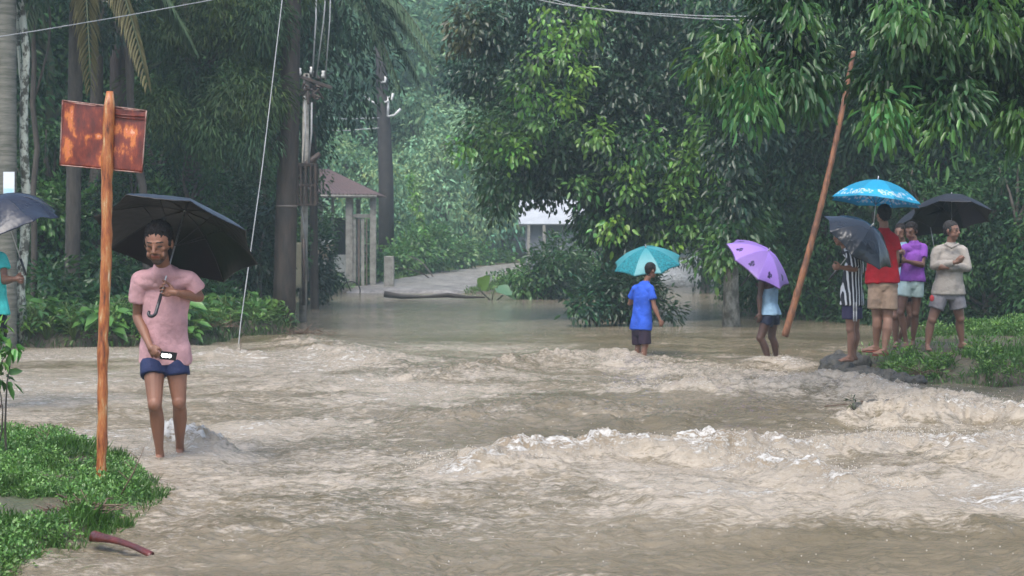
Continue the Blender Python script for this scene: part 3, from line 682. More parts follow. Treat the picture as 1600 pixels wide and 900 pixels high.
def white_shed():
    Y = 74; b = W(868, 400, Y); b[2] = zt(b[0], b[1]); root = empty("pale_shed", b); tag(root, "white roofed grey shed glimpsed behind the big broad-leaved tree", "shed")
    x0, x1 = W(822, 0, Y)[0], W(930, 0, Y)[0]; z1 = W(0, 350, Y)[2]; z2 = W(0, 322, Y)[2]
    MB().box(((x0 + x1) / 2, Y + 1.5, (b[2] + z1) / 2), (x1 - x0, 3, z1 - b[2])).build("wall", mat("bluegrey_wall", (.26, .28, .31), .7, (.2, .21, .23), 3), root, b, smooth=False)
    mb = MB(); mb.add([(x0 - .3, Y - .5, z1), (x1 + .3, Y - .5, z1), (x1 + .3, Y + 1.5, z2 + .3), (x0 - .3, Y + 1.5, z2 + .3), (x0 - .3, Y + 3.5, z1), (x1 + .3, Y + 3.5, z1)], [(0, 1, 2, 3), (3, 2, 5, 4)])
    o = mb.build("roof", mat("white_sheet_roof", (.42, .44, .46), .6, (.34, .36, .38), 2), root, b, smooth=False); s = o.modifiers.new("s", 'SOLIDIFY'); s.thickness = .05
    for px in (826, 850): 
        x = W(px, 0, Y - .4)[0]; MB().box((x, Y - .45, (b[2] + z1) / 2 - .03), (.12, .12, z1 - b[2] - .06)).build("post", CONC, root, b, smooth=False)
white_shed()
def misty_pole():
    Y = 76; b = W(604, 400, Y); b[2] = zt(b[0], b[1]); root = empty("utility_pole", b); tag(root, "dark misty pole with curved white insulator arms rising behind the hut", "pole")
    tubeobj("pole_shaft", [b - [0, 0, .3], b + [-.02, 0, 4], W(596, 100, Y), W(592, 60, Y)], [.34, .32, .24, .2], mat("dark_pole", (.022, .018, .016), .7, (.04, .032, .028), 3), root, 12, b)
    for (x0, y0, x1, y1, x2, y2) in [(592, 165, 580, 158, 570, 148), (600, 160, 612, 156, 614, 146), (606, 182, 616, 180, 626, 170), (596, 128, 602, 128, 603, 118)]:
        MB().tube([W(x0, y0, Y - .35), W(x1, y1, Y - .35), W(x2, y2, Y - .35)], [.045, .045, .06], 7).build("insulator_arm", WHITEP, root, b)
    MB().tube([W(607, 150, Y - .3), W(606, 182, Y - .3)], .05, 6).build("conduit", WHITEP, root, b)
misty_pole()
wire("overhead_wire", [(470, 180, 74), (540, 186, 75.5), (592, 184, 75.5)], .02, "upper misty wire running left from the misty pole behind the hut", WIREM)
wire("overhead_wire", [(470, 202, 74), (540, 204, 75.5), (592, 200, 75.5)], .02, "lower misty wire running left from the misty pole behind the hut", WIREM)
def post_stump():
    b = W(608, 414, 64); b[2] = zt(b[0], b[1]); m = MB(); m.box(b + [0, 0, .5], (.36, .28, 1.25)); o = m.build("concrete_post", CONC, None, b, smooth=False, bevel=.03); o.location = b
    tag(o, "short pale square concrete post at the roadside by the hut", "post")
post_stump()
def bicycle():
    Y = 61.5; c = W(548, 421, Y); x, z0 = c[0], zt(c[0], Y); b = np.array([x, Y, z0]); root = empty("bicycle", b); tag(root, "dark bicycle parked on the verge in front of the hut", "bicycle")
    R_ = .33; BK = mat("bike_black", (.02, .02, .022), .45); MT = mat("bike_metal", (.3, .3, .3), .35, metal=.6)
    wc = [np.array([x, Y, z0 + R_]), np.array([x - 1.02, Y + .15, z0 + R_])]
    for c_ in wc:
        w = empty("wheel", c_ - b); w.parent = root
        an = np.linspace(0, 2 * math.pi, 33); tilt = .15
        MB().tube([np.array([math.cos(a) * R_, -tilt * math.cos(a) * R_, math.sin(a) * R_]) for a in an], .022, 6, caps=False).build("tyre", BK, w)
        m = MB()
        for k in range(14): a = k * math.pi / 7; m.tube([(0, 0, 0), (math.cos(a) * R_, -tilt * math.cos(a) * R_, math.sin(a) * R_)], .003, 4)
        m.build("spokes", MT, w)
    fr = MB(); f, r = wc; seat = (f + r) / 2 + [-.18, 0, .42]; head = f + [-.2, 0, .5]; bb = (f + r) / 2 + [-.05, 0, -.05]
    for p, q in ((f, head), (head, bb), (bb, seat), (seat, head - [0, 0, .05]), (r, bb), (r, seat)): fr.tube([p, q], .017, 6)
    fr.build("frame", BK, root, b)
    MB().tube([head, head + [-.03, 0, .15], head + [-.1, .22, .18]], .012, 6).tube([head + [-.03, 0, .15], head + [-.1, -.22, .18]], .012, 6).build("handlebar", MT, root, b)
    MB().ell(seat + [-.02, 0, .09], (.13, .07, .035)).tube([seat, seat + [0, 0, .09]], .013, 6).build("saddle", BK, root, b)
bicycle()

# rusty sign on a post
def sign():
    Yp = 11.25; b = W(157, 757, Yp); b[2] = zt(b[0], b[1]) - .02; root = empty("post_sign", b)
    tag(root, "rust-red sheet metal sign seen from behind on a flaking orange post in the left grass", "sign")
    t = W(171, 143, Yp + .12); n = 30; pts = []; rr = []
    for i in range(n + 1):
        q = b + (t - b) * i / n; q[0] += .004 * math.sin(i * .45) + .0015 * math.sin(i * 2.7); pts.append(q)
        rr.append(.031 + .006 * i / n + .0025 * math.sin(i * 2.1) + (.004 if i % 7 == 3 else 0))
    rr[-1] = .022; pts[0][2] -= .25
    PM, nn, l, bs = newmat("flaking_post"); bs.inputs["Roughness"].default_value = .35
    tc = nn.new("ShaderNodeTexCoord")
    def nz(s, st, d=6):
        mp = nn.new("ShaderNodeMapping"); mp.inputs["Scale"].default_value = st; l.new(tc.outputs["Object"], mp.inputs[0]); x = nn.new("ShaderNodeTexNoise"); x.inputs["Scale"].default_value = s; x.inputs["Detail"].default_value = d; x.inputs["Roughness"].default_value = .7; l.new(mp.outputs[0], x.inputs[0]); return x.outputs[0]
    r = nn.new("ShaderNodeValToRGB"); e = r.color_ramp.elements; e[0].position = .34; e[0].color = (.06, .020, .010, 1); e[1].position = .66; e[1].color = (.56, .44, .30, 1)
    for p, c in ((.44, (.26, .070, .020, 1)), (.53, (.40, .135, .035, 1)), (.60, (.42, .22, .09, 1))): q = e.new(p); q.color = c
    l.new(nz(22, (1.5, 1.5, .25), 10), r.inputs[0]); l.new(r.outputs[0], bs.inputs["Base Color"])
    bp = nn.new("ShaderNodeBump"); bp.inputs["Strength"].default_value = .7; bp.inputs["Distance"].default_value = .006; l.new(nz(30, (1, 1, .3)), bp.inputs["Height"]); l.new(bp.outputs[0], bs.inputs["Normal"])
    tubeobj("post", pts, rr, PM, root, 12, b)
    # two-leaf folded sheet
    Yp += .1; TL, TR, BR, BL = W(98, 157, Yp + .03), W(229, 173, Yp + .04), W(222, 270, Yp + .02), W(94, 258, Yp + .02); K, M = 36, 26
    def panel(a, bb, bulge, name):
        V = []
        for j in range(M + 1):
            for i in range(K + 1):
                s = a + (bb - a) * i / K; tt = j / M
                p = (TL + (TR - TL) * s) * (1 - tt) + (BL + (BR - BL) * s) * tt
                p = p + np.array([0, bulge * math.sin(math.pi * (i / K)) + .003 * math.sin(9 * s + 5 * tt), 0])
                edge = (.003 * math.sin(31 * s) + .002 * math.sin(77 * s)) * (1 if j == 0 else -1 if j == M else 0); p = p + np.array([0, 0, edge])
                V.append(p - b)
        F = [(j * (K + 1) + i, j * (K + 1) + i + 1, (j + 1) * (K + 1) + i + 1, (j + 1) * (K + 1) + i) for j in range(M) for i in range(K)]
        me = bpy.data.meshes.new(name); me.from_pydata([tuple(v) for v in V], [], F)
        q = np.array(V) + b; X = q[:, 0]; Z = q[:, 2]
        o = link(name, me, RM, root); sd = o.modifiers.new("s", 'SOLIDIFY'); sd.thickness = .004; return o
    RM, nn, l, bs = newmat("rust_sheet"); bs.inputs["Roughness"].default_value = .3; bs.inputs["Specular IOR Level"].default_value = .6
    tc = nn.new("ShaderNodeTexCoord")
    r = nn.new("ShaderNodeValToRGB"); e = r.color_ramp.elements; e[0].position = .36; e[0].color = (.075, .010, .006, 1); e[1].position = .84; e[1].color = (.75, .48, .30, 1)
    for p, c in ((.52, (.15, .020, .009, 1)), (.62, (.24, .040, .012, 1)), (.70, (.58, .17, .03, 1)), (.77, (.55, .13, .05, 1))): q = e.new(p); q.color = c
    def mth(op, a, c, d=None):
        x = nn.new("ShaderNodeMath"); x.operation = op
        for i_, v_ in enumerate((a, c, d)):
            if v_ is None: continue
            if isinstance(v_, (int, float)): x.inputs[i_].default_value = v_
            else: l.new(v_, x.inputs[i_])
        return x.outputs[0]
    def zone(s_, t_, w_, h_, soft=.5):
        cq = (TL + (TR - TL) * s_) * (1 - t_) + (BL + (BR - BL) * s_) * t_ - b
        a_ = nn.new("ShaderNodeVectorMath"); a_.operation = 'SUBTRACT'; l.new(tc.outputs["Object"], a_.inputs[0]); a_.inputs[1].default_value = cq
        m_ = nn.new("ShaderNodeVectorMath"); m_.operation = 'MULTIPLY'; l.new(a_.outputs[0], m_.inputs[0]); m_.inputs[1].default_value = (1 / w_, 0, 1 / h_)
        n_ = nn.new("ShaderNodeVectorMath"); n_.operation = 'LENGTH'; l.new(m_.outputs[0], n_.inputs[0])
        r_ = nn.new("ShaderNodeMapRange"); l.new(n_.outputs["Value"], r_.inputs[0]); r_.inputs[1].default_value = 1 - soft; r_.inputs[2].default_value = 1 + soft; r_.inputs[3].default_value = 1; r_.inputs[4].default_value = 0; return r_.outputs[0]
    zs = None
    for z_ in ((.70, .34, .075, .045), (.87, .55, .03, .12), (.76, .66, .09, .035), (.83, .40, .06, .04), (.07, .75, .035, .09), (.10, .25, .03, .10), (.40, .50, .05, .02), (.5, .8, .03, .06)):
        q_ = zone(*z_); zs = q_ if zs is None else mth('MAXIMUM', zs, q_)
    l.new(mth('MULTIPLY_ADD', zs, .17, nz(14, (1.5, 1, .6), 10)), r.inputs[0]); l.new(r.outputs[0], bs.inputs["Base Color"])
    mr = nn.new("ShaderNodeMapRange"); mr.inputs["To Min"].default_value = .2; mr.inputs["To Max"].default_value = .6; l.new(nz(14, (1, 1, 1)), mr.inputs[0]); l.new(mr.outputs[0], bs.inputs["Roughness"])
    bp = nn.new("ShaderNodeBump"); bp.inputs["Strength"].default_value = .6; bp.inputs["Distance"].default_value = .004; l.new(nz(22, (1, 1, .5)), bp.inputs["Height"]); l.new(bp.outputs[0], bs.inputs["Normal"])
    panel(0, .535, .012, "sheet_panel"); panel(.545, 1, .008, "sheet_panel")
    # folded rims, ribs and a paler worn patch of old paint
    RIM = mat("worn_rim", (.34, .22, .18), .4, (.16, .045, .03), 20, sharp=(.4, .6))
    for A, B, nme in ((TL, TR, "top_rim"), (BL, BR, "bottom_rim"), (TL, BL, "side_rim"), (TR, BR, "side_rim")):
        MB().tube([A + (B - A) * i / 8 + [0, -.004, 0] for i in range(9)], [.0045] * 9, 6).build(nme, RIM, root, b)
    def q(s, t, d=-.006): p = (TL + (TR - TL) * s) * (1 - t) + (BL + (BR - BL) * s) * t; return p + [0, d, 0]
    MB().tube([q(.56, .12), q(.98, .1)], .005, 6).build("pressed_rib", RM, root, b); MB().tube([q(.56, .16), q(.98, .15)], .004, 6).build("pressed_rib", RM, root, b)
    MB().tube([q(.535, .02, -.012), q(.54, .98, -.012)], .006, 6).build("seam", RM, root, b)
sign()
# leaning bamboo pole
def bamboo():
    b = W(1226, 526, 27.2); t = W(1334, 80, 27.2); n = 26
    root = None; mb = MB(); pts = []; rr = []
    for i in range(n * 3 + 1):
        f = i / (n * 3); q = b + (t - b) * f; q[0] += .07 * math.sin(math.pi * f) ; pts.append(q - b); rr.append((.056 - .022 * f) * (1.0 + (.13 if i % 6 == 0 else 0) ) * (.75 if i == 0 else 1))
    o = MB().tube(pts, rr, 12).build("bamboo_pole", mat("wet_bamboo", (.30, .125, .055), .4, (.13, .06, .035), 5, (3, 3, 1), bump=.4, sharp=(.35, .6)), None)
    o.location = b; tag(o, "long orange-brown bamboo pole leaning right between the purple umbrella and the waiting group", "pole")
bamboo()
# small notice on the palm trunk, palm trunks on the left
def palm(px, pyb, Y, wpx, label, bark, fronds, lean=0, topz=8.5, name="palm_tree"):
    b = W(px, pyb, Y); b[2] = zt(b[0], Y); top = np.array([b[0] + lean, Y, topz]); root = empty(name, b); tag(root, label, "palm tree")
    n = 60; pts = []; rr = []; r = wpx / 2 * Y / FPX
    for i in range(n + 1):
        f = i / n; pts.append(b + (top - b) * f - np.array([0, 0, .3]) * (i == 0)); rr.append(r * (1.3 if i == 0 else 1.08 - .12 * f) * (1 + (.05 if i % 2 else 0)))
    tubeobj("trunk", pts, rr, bark, root, 14, b)
    for (az, L, up, drop, col) in fronds: frond(top, az, L, up, drop, col, root, b)
def frond(top, az, L, up, drop, col, root, off):
    g_ = np.random.default_rng(int(abs(az) * 10) + 3); d = np.array([math.cos(az), math.sin(az), 0]); N = 46
    path = [np.array(top) + d * L * t + np.array([0, 0, up * t - drop * t * t]) for t in np.linspace(0, 1, N)]
    P = []; A = []; U = []; Ls = []; Ws = []; T = []
    sd = np.array([-d[1], d[0], 0])
    for i in range(4, N):
        t = i / N; tg = nrm(path[i] - path[i - 1])
        for s in (-1, 1):
            for k in range(2):
                P.append(path[i] - tg * k * L / N / 2); A.append(tg * .55 + sd * s * .75 + np.array([0, 0, -.55 - .3 * g_.random()])); U.append(np.array([0, 0, 1]) + sd * s * .3)
                Ls.append(.62 * (math.sin(math.pi * min(1, t * .85 + .12)) ** .6) * (.85 + .3 * g_.random())); Ws.append(.05); T.append(np.array(col) * (.7 + .6 * g_.random()))
    v, f, t = leaves(np.array(P), np.array(A), np.array(U), np.array(Ls), np.array(Ws), np.array(T))
    fr = MB().tube([p for p in path[::3]], [.03 - .022 * i / 15 for i in range(len(path[::3]))], 6).build("frond", mat("frond_rib", (.09, .11, .04), .5), root, off)
    link("leaflets", mesh_np("leaflets", v - np.asarray(off), f, t), LEAFM, fr)
PALMB = mat("ringed_palm_bark", (.17, .165, .14), .75, (.07, .075, .055), 3, (1, 1, 9), bump=.9, bscale=6)
palm(10, 540, 27.6, 30, "ringed grey palm trunk at the left edge with a small white notice on it", PALMB, [(3.4, 3, .8, 2, (.05, .10, .03)), (5.4, 3, .8, 2.2, (.05, .10, .03)), (1.0, 3, .8, 2.2, (.05, .10, .03))], 0, 8.5)
palm(492, 470, 45, 12, "coconut palm behind the thick pole with drooping feathery fronds", BARK,
     [(-.15, 3.1, .6, 3.2, (.13, .21, .12)), (-.5, 2.6, .5, 3.6, (.11, .19, .10)), (-.3, 3.3, .9, 3.2, (.12, .2, .11)), (.5, 3.0, .5, 3.2, (.06, .12, .06)), (-1.3, 2.4, .5, 3.2, (.07, .13, .06)), (3.4, 2.6, .5, 3.2, (.05, .10, .05)), (4.2, 2.4, .6, 3.0, (.06, .11, .05)), (2.2, 2.8, .8, 2.6, (.06, .11, .05)), (1.3, 2.8, .8, 2.6, (.06, .11, .05))], -.1, 8.6)
palm(112, 500, 31, 22, "dark palm with a dry yellowish frond hanging above the rusty sign", BARK,
     [(-.6, 1.7, .4, 3.0, (.22, .20, .09)), (-1.2, 1.6, .3, 3.0, (.20, .18, .08)), (3.6, 2, .6, 2.4, (.05, .1, .04)), (2.5, 2.2, .6, 2.4, (.05, .1, .04)), (.6, 2.2, .6, 2.4, (.05, .1, .04)), (4.4, 1.8, .6, 2.8, (.06, .1, .05))], .1, 6.9)
def trunk_only(px, pyb, pyt, Y, w, label, bark, lean=0, cl=None, name="tree", leaf=(.14, .06), seed=0, group=None):
    b, pts, rr = ctrunk(px, pyb, pyt, Y, w, zt((px - 800) * Y / FPX, Y), lean, 9)
    pts[0][2] -= .3
    return tree(name, label, b, cl or [C(px, -60, Y, 70, 60, 'dark')], pts, rr, bark, leaf, 15, .35, .7, seed=seed, group=group)
trunk_only(37, 535, -60, 27.9, 17, "slim trunk blotched with pale lichen beside the palm at the left edge", mat("lichen_bark", (.42, .45, .38), .75, (.06, .06, .045), 9, (1, 1, .7), bump=.6, sharp=(.46, .56)), 3, seed=21, name="lichen_tree")
trunk_only(54, 520, -40, 30, 11, "thin dark trunk just right of the lichen-blotched trunk", BARK, 2, seed=22, name="slim_tree")
trunk_only(242, 480, -40, 32, 15, "dark trunk leaning left, passing behind the right edge of the rusty sign", BARK, -60, [C(180, 20, 32, 60, 50, 'dark')], seed=23, name="leaning_tree")
trunk_only(150, 500, -40, 33, 26, "thick dark trunk rising behind the left half of the rusty sign", BARK, 4, [C(150, 30, 33, 30, 20, 'dark')], seed=24, name="thick_tree")
trunk_only(188, 500, -40, 34, 44, "thickest dark brown trunk directly behind the rusty sign", mat("brown_bark", (.055, .038, .032), .8, (.035, .026, .024), 4, (3, 3, .5), bump=.9), 6, [C(210, -20, 34, 60, 40, 'dark')], seed=25, name="thick_tree")
for i, (px, pt, Y, w, ln) in enumerate([(300, 150, 40, 9, 6), (318, 140, 42, 7, -10), (358, 120, 41, 12, 2), (372, 130, 44, 6, 6), (384, 150, 43, 7, -4), (335, 160, 46, 6, 8)]):
    trunk_only(px, 470, pt, Y, w, ["grey thin trunk under the feathery leaves left of the black umbrella", "thin curved pale trunk above the black umbrella", "dark straight trunk above the black umbrella", "pale slim trunk second left of the guy wire", "pale slim trunk nearest left of the guy wire", "thin pale trunk deep in the wood above the black umbrella"][i],
               BARKL if i in (1, 3, 4) else BARK, ln, [C(px, pt - 20, Y, 30, 14, 'mid')], seed=30 + i, name="slim_tree")
# feathery foliage hanging in the upper left
def feathery():
    Y = 33; b = np.array([-6.2, 34.5, zt(-6.2, 34.5)]); cl = []
    for (x, y, r, n) in [(270, 60, 45, 50), (330, 30, 50, 60), (390, 70, 45, 50), (300, 130, 45, 55), (370, 150, 45, 50), (255, 170, 30, 30), (415, 30, 40, 40), (330, 200, 40, 40), (280, 210, 24, 20), (410, 150, 36, 34), (240, 20, 35, 30), (395, 215, 30, 26), (350, -50, 80, 70), (250, -50, 60, 50), (440, -40, 60, 50), (225, 140, 20, 16)]:
        cl.append(C(x, y, Y + random.uniform(-.6, .6), r, n * 1.2, random.choice([(.042, .088, .026), (.035, .078, .03), (.058, .105, .026)])))
    tree("feathery_tree", "tree with fine feathery drooping foliage between the rusty sign and the thick pole", b, cl, [b - [0, 0, .3], b + [.1, 0, 2], b + [0, 0, 4], b + [-.1, 0, 6.4]], [.2, .17, .14, .1], BARK, (.15, .028), 30, .34, .9, lm=LEAFM, seed=41)
feathery()
def notice():
    Y = 27.6 - .2; c = W(14, 287, Y); m = MB(); m.box(c, (.17, .012, .36)); root = empty("small_notice", c); tag(root, "small white and pale blue notice nailed to the ringed palm trunk", "notice")
    m.build("plate", mat("white_plate", (.72, .76, .80), .5, (.62, .68, .74), 5), root, c, smooth=False)
    MB().box(c + [0, -.009, -.12], (.15, .006, .09)).build("blue_panel", mat("pale_blue", (.35, .62, .75), .5, (.45, .65, .78), 8), root, c, smooth=False)
    MB().box(c + [0, .04, -.0], (.06, .08, .3)).build("batten", BARK, root, c, smooth=False)
notice()

# ------------------------------------------------------------------ bushes and ground plants
def bush(name, label, px, Y, clumps, leaf=(.13, .06), per=15, sub=.28, droop=.3, seed=0, bark=BARK, group=None, cat="bush", sr=.035):
    x = (px - 800) * Y / FPX; b = np.array([x, Y, zt(x, Y)]); root = empty(name, b); tag(root, label, cat, group)
    mb = MB(); g_ = random.Random(seed)
    for c in [q for q in clumps[:7] if abs(q[1] - Y) < 3.5]: limb(mb, b + [g_.uniform(-.1, .1), g_.uniform(-.1, .1), -.2], c[:3], sr, sr * .3, .15, g=g_, seg=5)
    mb.build("stems", bark, root, b); link("foliage", foliage("foliage", clumps, leaf, per, sub, droop, b, .5, seed=seed), LEAF, root); return root
bush("broadleaf_bush", "dark leafy bush half in the flood at the foot of the big tree", 950, 35.5,
     [C(925, 470, 35, 32, 40, 'blue'), C(965, 455, 35, 34, 40, 'dark'), C(1005, 455, 35, 30, 36, 'dark'), C(945, 440, 35.3, 26, 26, 'blue'), C(1040, 485, 35, 20, 16, 'dark'), C(905, 478, 34.8, 16, 12, 'mid'), C(985, 485, 35, 26, 22, 'dark'), C(1000, 420, 36, 28, 22, 'dark')], (.13, .06), seed=51)
bush("broadleaf_bush", "bushy sapling at the right end of the far shore, left of the big tree trunk", 828, 54,
     [C(850, 425, 54, 36, 60, 'mid'), C(880, 400, 55, 36, 60, 'mid'), C(825, 440, 54, 26, 30, 'fresh'), C(900, 430, 56, 36, 50, 'mid'), C(865, 450, 54, 26, 24, 'dark'), C(915, 395, 57, 34, 40, 'fresh'), C(808, 440, 54, 14, 10, 'mid'), C(885, 460, 55, 24, 20, 'mid')], (.17, .085), sub=.35, seed=52)
bush("flowering_bush", "dark bush with a few whitish leaves between the thick pole and the hut", 500, 50,
     [C(492, 420, 50, 28, 60, 'blue'), C(488, 380, 50, 24, 50, 'blue'), C(503, 385, 50, 16, 30, 'mid'), C(508, 435, 50, 22, 40, 'blue'), C(490, 445, 49, 26, 30, 'dark'), C(505, 350, 51, 18, 16, 'mid'), C(500, 395, 49.3, 22, 3, (.5, .5, .45)), C(485, 430, 49, 20, 30, 'dark')], (.15, .07), sub=.3, seed=53)
bush("creeper_mound", "bright green creeper-covered mound beside the road right of the hut", 680, 72,
     [C(650, 395, 76, 30, 90, 'fresh'), C(685, 388, 78, 28, 80, 'fresh'), C(722, 396, 82, 20, 60, (.10, .20, .06)), C(655, 380, 78, 24, 50, 'fresh'), C(622, 402, 74, 22, 50, 'fresh'), C(592, 415, 70, 14, 30, 'fresh'), C(752, 400, 88, 16, 40, 'fresh'), C(690, 370, 79, 15, 26, 'fresh'), C(785, 403, 92, 12, 30, 'fresh')], (.20, .14), sub=.4, seed=54)
def vine():
    P0 = [W(665, 368, 71), W(661, 345, 71), W(654, 320, 71), W(648, 298, 71), W(640, 275, 71)]; root = empty("hanging_vine", P0[0]); tag(root, "thin vine tendril with lime leaves rising above the creeper mound", "vine")
    tubeobj("stem", P0, .02, BARKM, root, 5, P0[0])
    cl = [(*(P0[0] + (P0[-1] - P0[0]) * t + rng.normal(size=3) * .05), .1, .1, .12, 2, 'lime') for t in np.linspace(0, 1, 15)]
    link("foliage", foliage("foliage", cl, (.17, .12), 7, .12, .5, P0[0], seed=5), LEAF, root)
vine()
# bank bushes on the left
LB = [("arching leafy shrub behind the rusty sign's post", 100, 30, 'mid', [(100, 470, 34, 30), (80, 440, 26, 20), (125, 480, 26, 22), (110, 500, 30, 20)]),
      ("tall pale green shrub left of the rusty sign's post", 90, 33, 'fresh', [(80, 330, 45, 60), (110, 380, 40, 50), (75, 400, 36, 40), (130, 330, 34, 30)]),
      ("dark shrub behind the man's black umbrella handle", 345, 33, 'mid', [(340, 470, 26, 26), (330, 490, 24, 22), (370, 480, 22, 20), (320, 440, 24, 20)]),
      ("light green shrub between the rusty sign and the black umbrella", 190, 34, 'fresh', [(190, 300, 40, 50), (215, 270, 30, 30), (200, 350, 36, 40), (240, 330, 30, 26)]),
      ("shadowy shrub on the bank between the guy wire and the thick pole", 405, 34, 'dark', [(400, 400, 34, 50), (410, 360, 30, 40), (395, 440, 30, 34), (420, 330, 24, 20)]),
      ("dark shrub just right of the man's black umbrella", 360, 36, 'dark', [(380, 340, 34, 44), (350, 330, 34, 40), (375, 410, 30, 30)]),
      ("low shrub with pale leaf undersides left of the man in pink", 150, 31.5, 'mid', [(140, 440, 30, 36), (160, 420, 26, 30), (150, 470, 24, 24), (180, 440, 24, 24)])]
for i, (lab, px, Y, col, cs) in enumerate(LB):
    bush("bank_shrub", lab, px, Y, [C(x, y, Y + random.uniform(-.4, .4), r, n * 1.1, col) for (x, y, r, n) in cs], (.15, .075), sub=.28, seed=60 + i)
def broad_plant(seed, n=13, L=.26, wf=.48, col='grass', h=.32):
    g_ = np.random.default_rng(seed); root = empty("broad_leaf_plant"); st = MB(); P = []; A = []; U = []
    for i in range(n):
        a = g_.uniform(0, 6.28); q = np.array([math.cos(a) * g_.uniform(.05, .22), math.sin(a) * g_.uniform(.05, .22), h * g_.uniform(.35, 1)])
        st.tube([(0, 0, 0), q * [.35, .35, .7], q], [.008, .006, .004], 5); P.append(q); A.append([math.cos(a), math.sin(a), g_.uniform(-.5, .25)]); U.append([g_.normal() * .3, g_.normal() * .3, 1])
    v, f, t = leaves(np.array(P), np.array(A), np.array(U), g_.uniform(.6, 1.1, n) * L, g_.uniform(.8, 1.1, n) * L * wf, np.array(GREEN[col]) * g_.uniform(.7, 1.35, (n, 1)))
    st.build("stem", mat("green_stem", (.10, .16, .04), .5), root); link("foliage", mesh_np("foliage", v, f, t), LEAF, root); return root
pl = [broad_plant(s, n, L, wf, c, h) for s, n, L, wf, c, h in ((1, 26, .17, .45, 'grass', .34), (2, 16, .27, .55, 'fresh', .42), (3, 34, .11, .4, 'grass', .28), (4, 30, .14, .5, 'mid', .40))]
gp = random.Random(12); n_ = 0
while n_ < 190:
    px = gp.uniform(-60, 470); Y = gp.choice([gp.uniform(27.0, 29), gp.uniform(27.4, 34)]) ; x = (px - 800) * Y / FPX
    if zt(x, Y) < .0: continue
    if sdf(np.array([x]), np.array([Y]), LAND_L)[0] > .12: continue
    if abs(px - 130) < 25 and Y > 30: pass
    n_ += 1
    place(pl[gp.randrange(4)], x, Y, gp.uniform(.7, 1.4), gp.uniform(0, 6.28), "low broad-leaved green plant among the others along the edge of the left bank", "plant", "leafy plants along the left bank")
# taro leaf plant, log and tree stem on the far shore
def taro():
    x, y = W(768, 470, 53.2)[0], 53.2; b = np.array([x, y, -.05]); root = empty("taro_plant", b); tag(root, "big-leaved taro plant standing in the flood beside the sunken log", "plant")
    P = np.array([[-.35, 0, .35], [.1, .1, .42], [.35, 0, .2]]); A = np.array([[.3, -.5, .55], [.8, -.6, -.2], [.8, .2, -.1]]); U = np.array([[0, -1, .6], [0, -.6, 1], [0, -.6, 1]])
    VV = []; FF_ = []; TT_ = []
    for p_, a_, u_, L_, c_ in zip(P, A, U, (.62, .66, .45), ((.14, .27, .045), (.12, .25, .13), (.08, .17, .07))):
        a_ = nrm(a_); sd_ = nrm(np.cross(a_, u_)); n_ = np.cross(sd_, a_); b0 = len(VV); VV.append(p_ + a_ * L_ * .3); TT_.append(c_); K_ = 20
        for k in range(K_):
            th = 2 * math.pi * k / K_; r_ = L_ * (.34 + .16 * math.cos(th) + .12 * max(0, math.cos(th)) ** 8 + .04 * math.cos(5 * th)); 
            VV.append(p_ + a_ * (L_ * .3 + r_ * math.cos(th)) + sd_ * r_ * .95 * math.sin(th) + n_ * (.05 * abs(math.sin(th)) - .10 * max(0, math.cos(th)) ** 2)); TT_.append(c_)
        FF_ += [(b0, b0 + 1 + k, b0 + 1 + (k + 1) % K_) for k in range(K_)]
    v, f, t = np.array(VV), np.array(FF_), np.array(TT_)
    MB().tube([(0, 0, 0), P[0]], .02, 5).tube([(0, 0, 0), P[1]], .02, 5).tube([(.1, 0, 0), P[2]], .02, 5).build("stalk", BARKM, root); link("leaves", mesh_np("leaves", v, f, t), LEAF, root)
taro()
def log_():
    pts = [W(600, 466, 54), W(630, 468, 54), W(665, 470, 54), W(700, 468, 54), W(730, 470, 53.6), W(758, 472, 53.4)]
    for p in pts: p[2] = .08
    pts[0][2] = .16; pts[3][2] = .13
    o = MB().tube([p - pts[0] for p in pts], [.10, .07, .04, .075, .045, .02], 9).build("floating_log", mat('soaked_wood', (.018, .014, .012), .6, (.03, .022, .018), 6), None); o.location = pts[0]; tag(o, "long dark log lying in the calm flood in front of the gravel road", "log")
log_()
# stones along the bank edge and the soaked debris
STONE = mat("wet_stone", (.085, .078, .062), .5, (.035, .034, .028), 9, bump=1, bscale=26, bdist=.03)
def rock(name, c, r, label, group=None, seed=0, m=None, cat="rock"):
    mb = MB().ell((0, 0, 0), r, seg=28, rings=18); me = mb.mesh(name); co = coords(me); k = vn3(co / max(r) * 2.2 + seed * 7.3, seed); k2 = vn3(co / max(r) * 7 + seed, seed + 4)
    co *= (.65 + .5 * k + .14 * k2)[:, None]; me.vertices.foreach_set("co", co.astype(np.float32).ravel()); me.update()
    o = link(name, me, m or STONE); o.location = Vector([float(v) for v in c]); tag(o, label, cat, group); return o
for i, (px, py, r) in enumerate([(1306, 588, .17), (1322, 594, .2), (1345, 598, .19), (1368, 601, .17), (1390, 604, .16), (1412, 607, .15), (1314, 578, .16), (1330, 586, .2), (1435, 610, .13)]):
    p = G(px, py); rock("edge_stone", p + [0, .1, .08], (r * 1.25 * (1 if i in (0, 6, 7) else .72), r * (1 if i in (0, 6, 7) else .8), r * (.9 if i in (0, 6, 7) else .6)), "wet dark stone in the row edging the near tip of the right bank", "stones edging the right bank", i + 1)
rock("pale_boulder", W(1095, 436, 72), (1.6, .8, .9), "pale misty rubble heap at the water's far edge behind the purple umbrella", None, 31, mat("pale_rubble", (.42, .43, .42), .7, (.26, .27, .27), 3, bump=1, bscale=8, bdist=.1), "rubble")
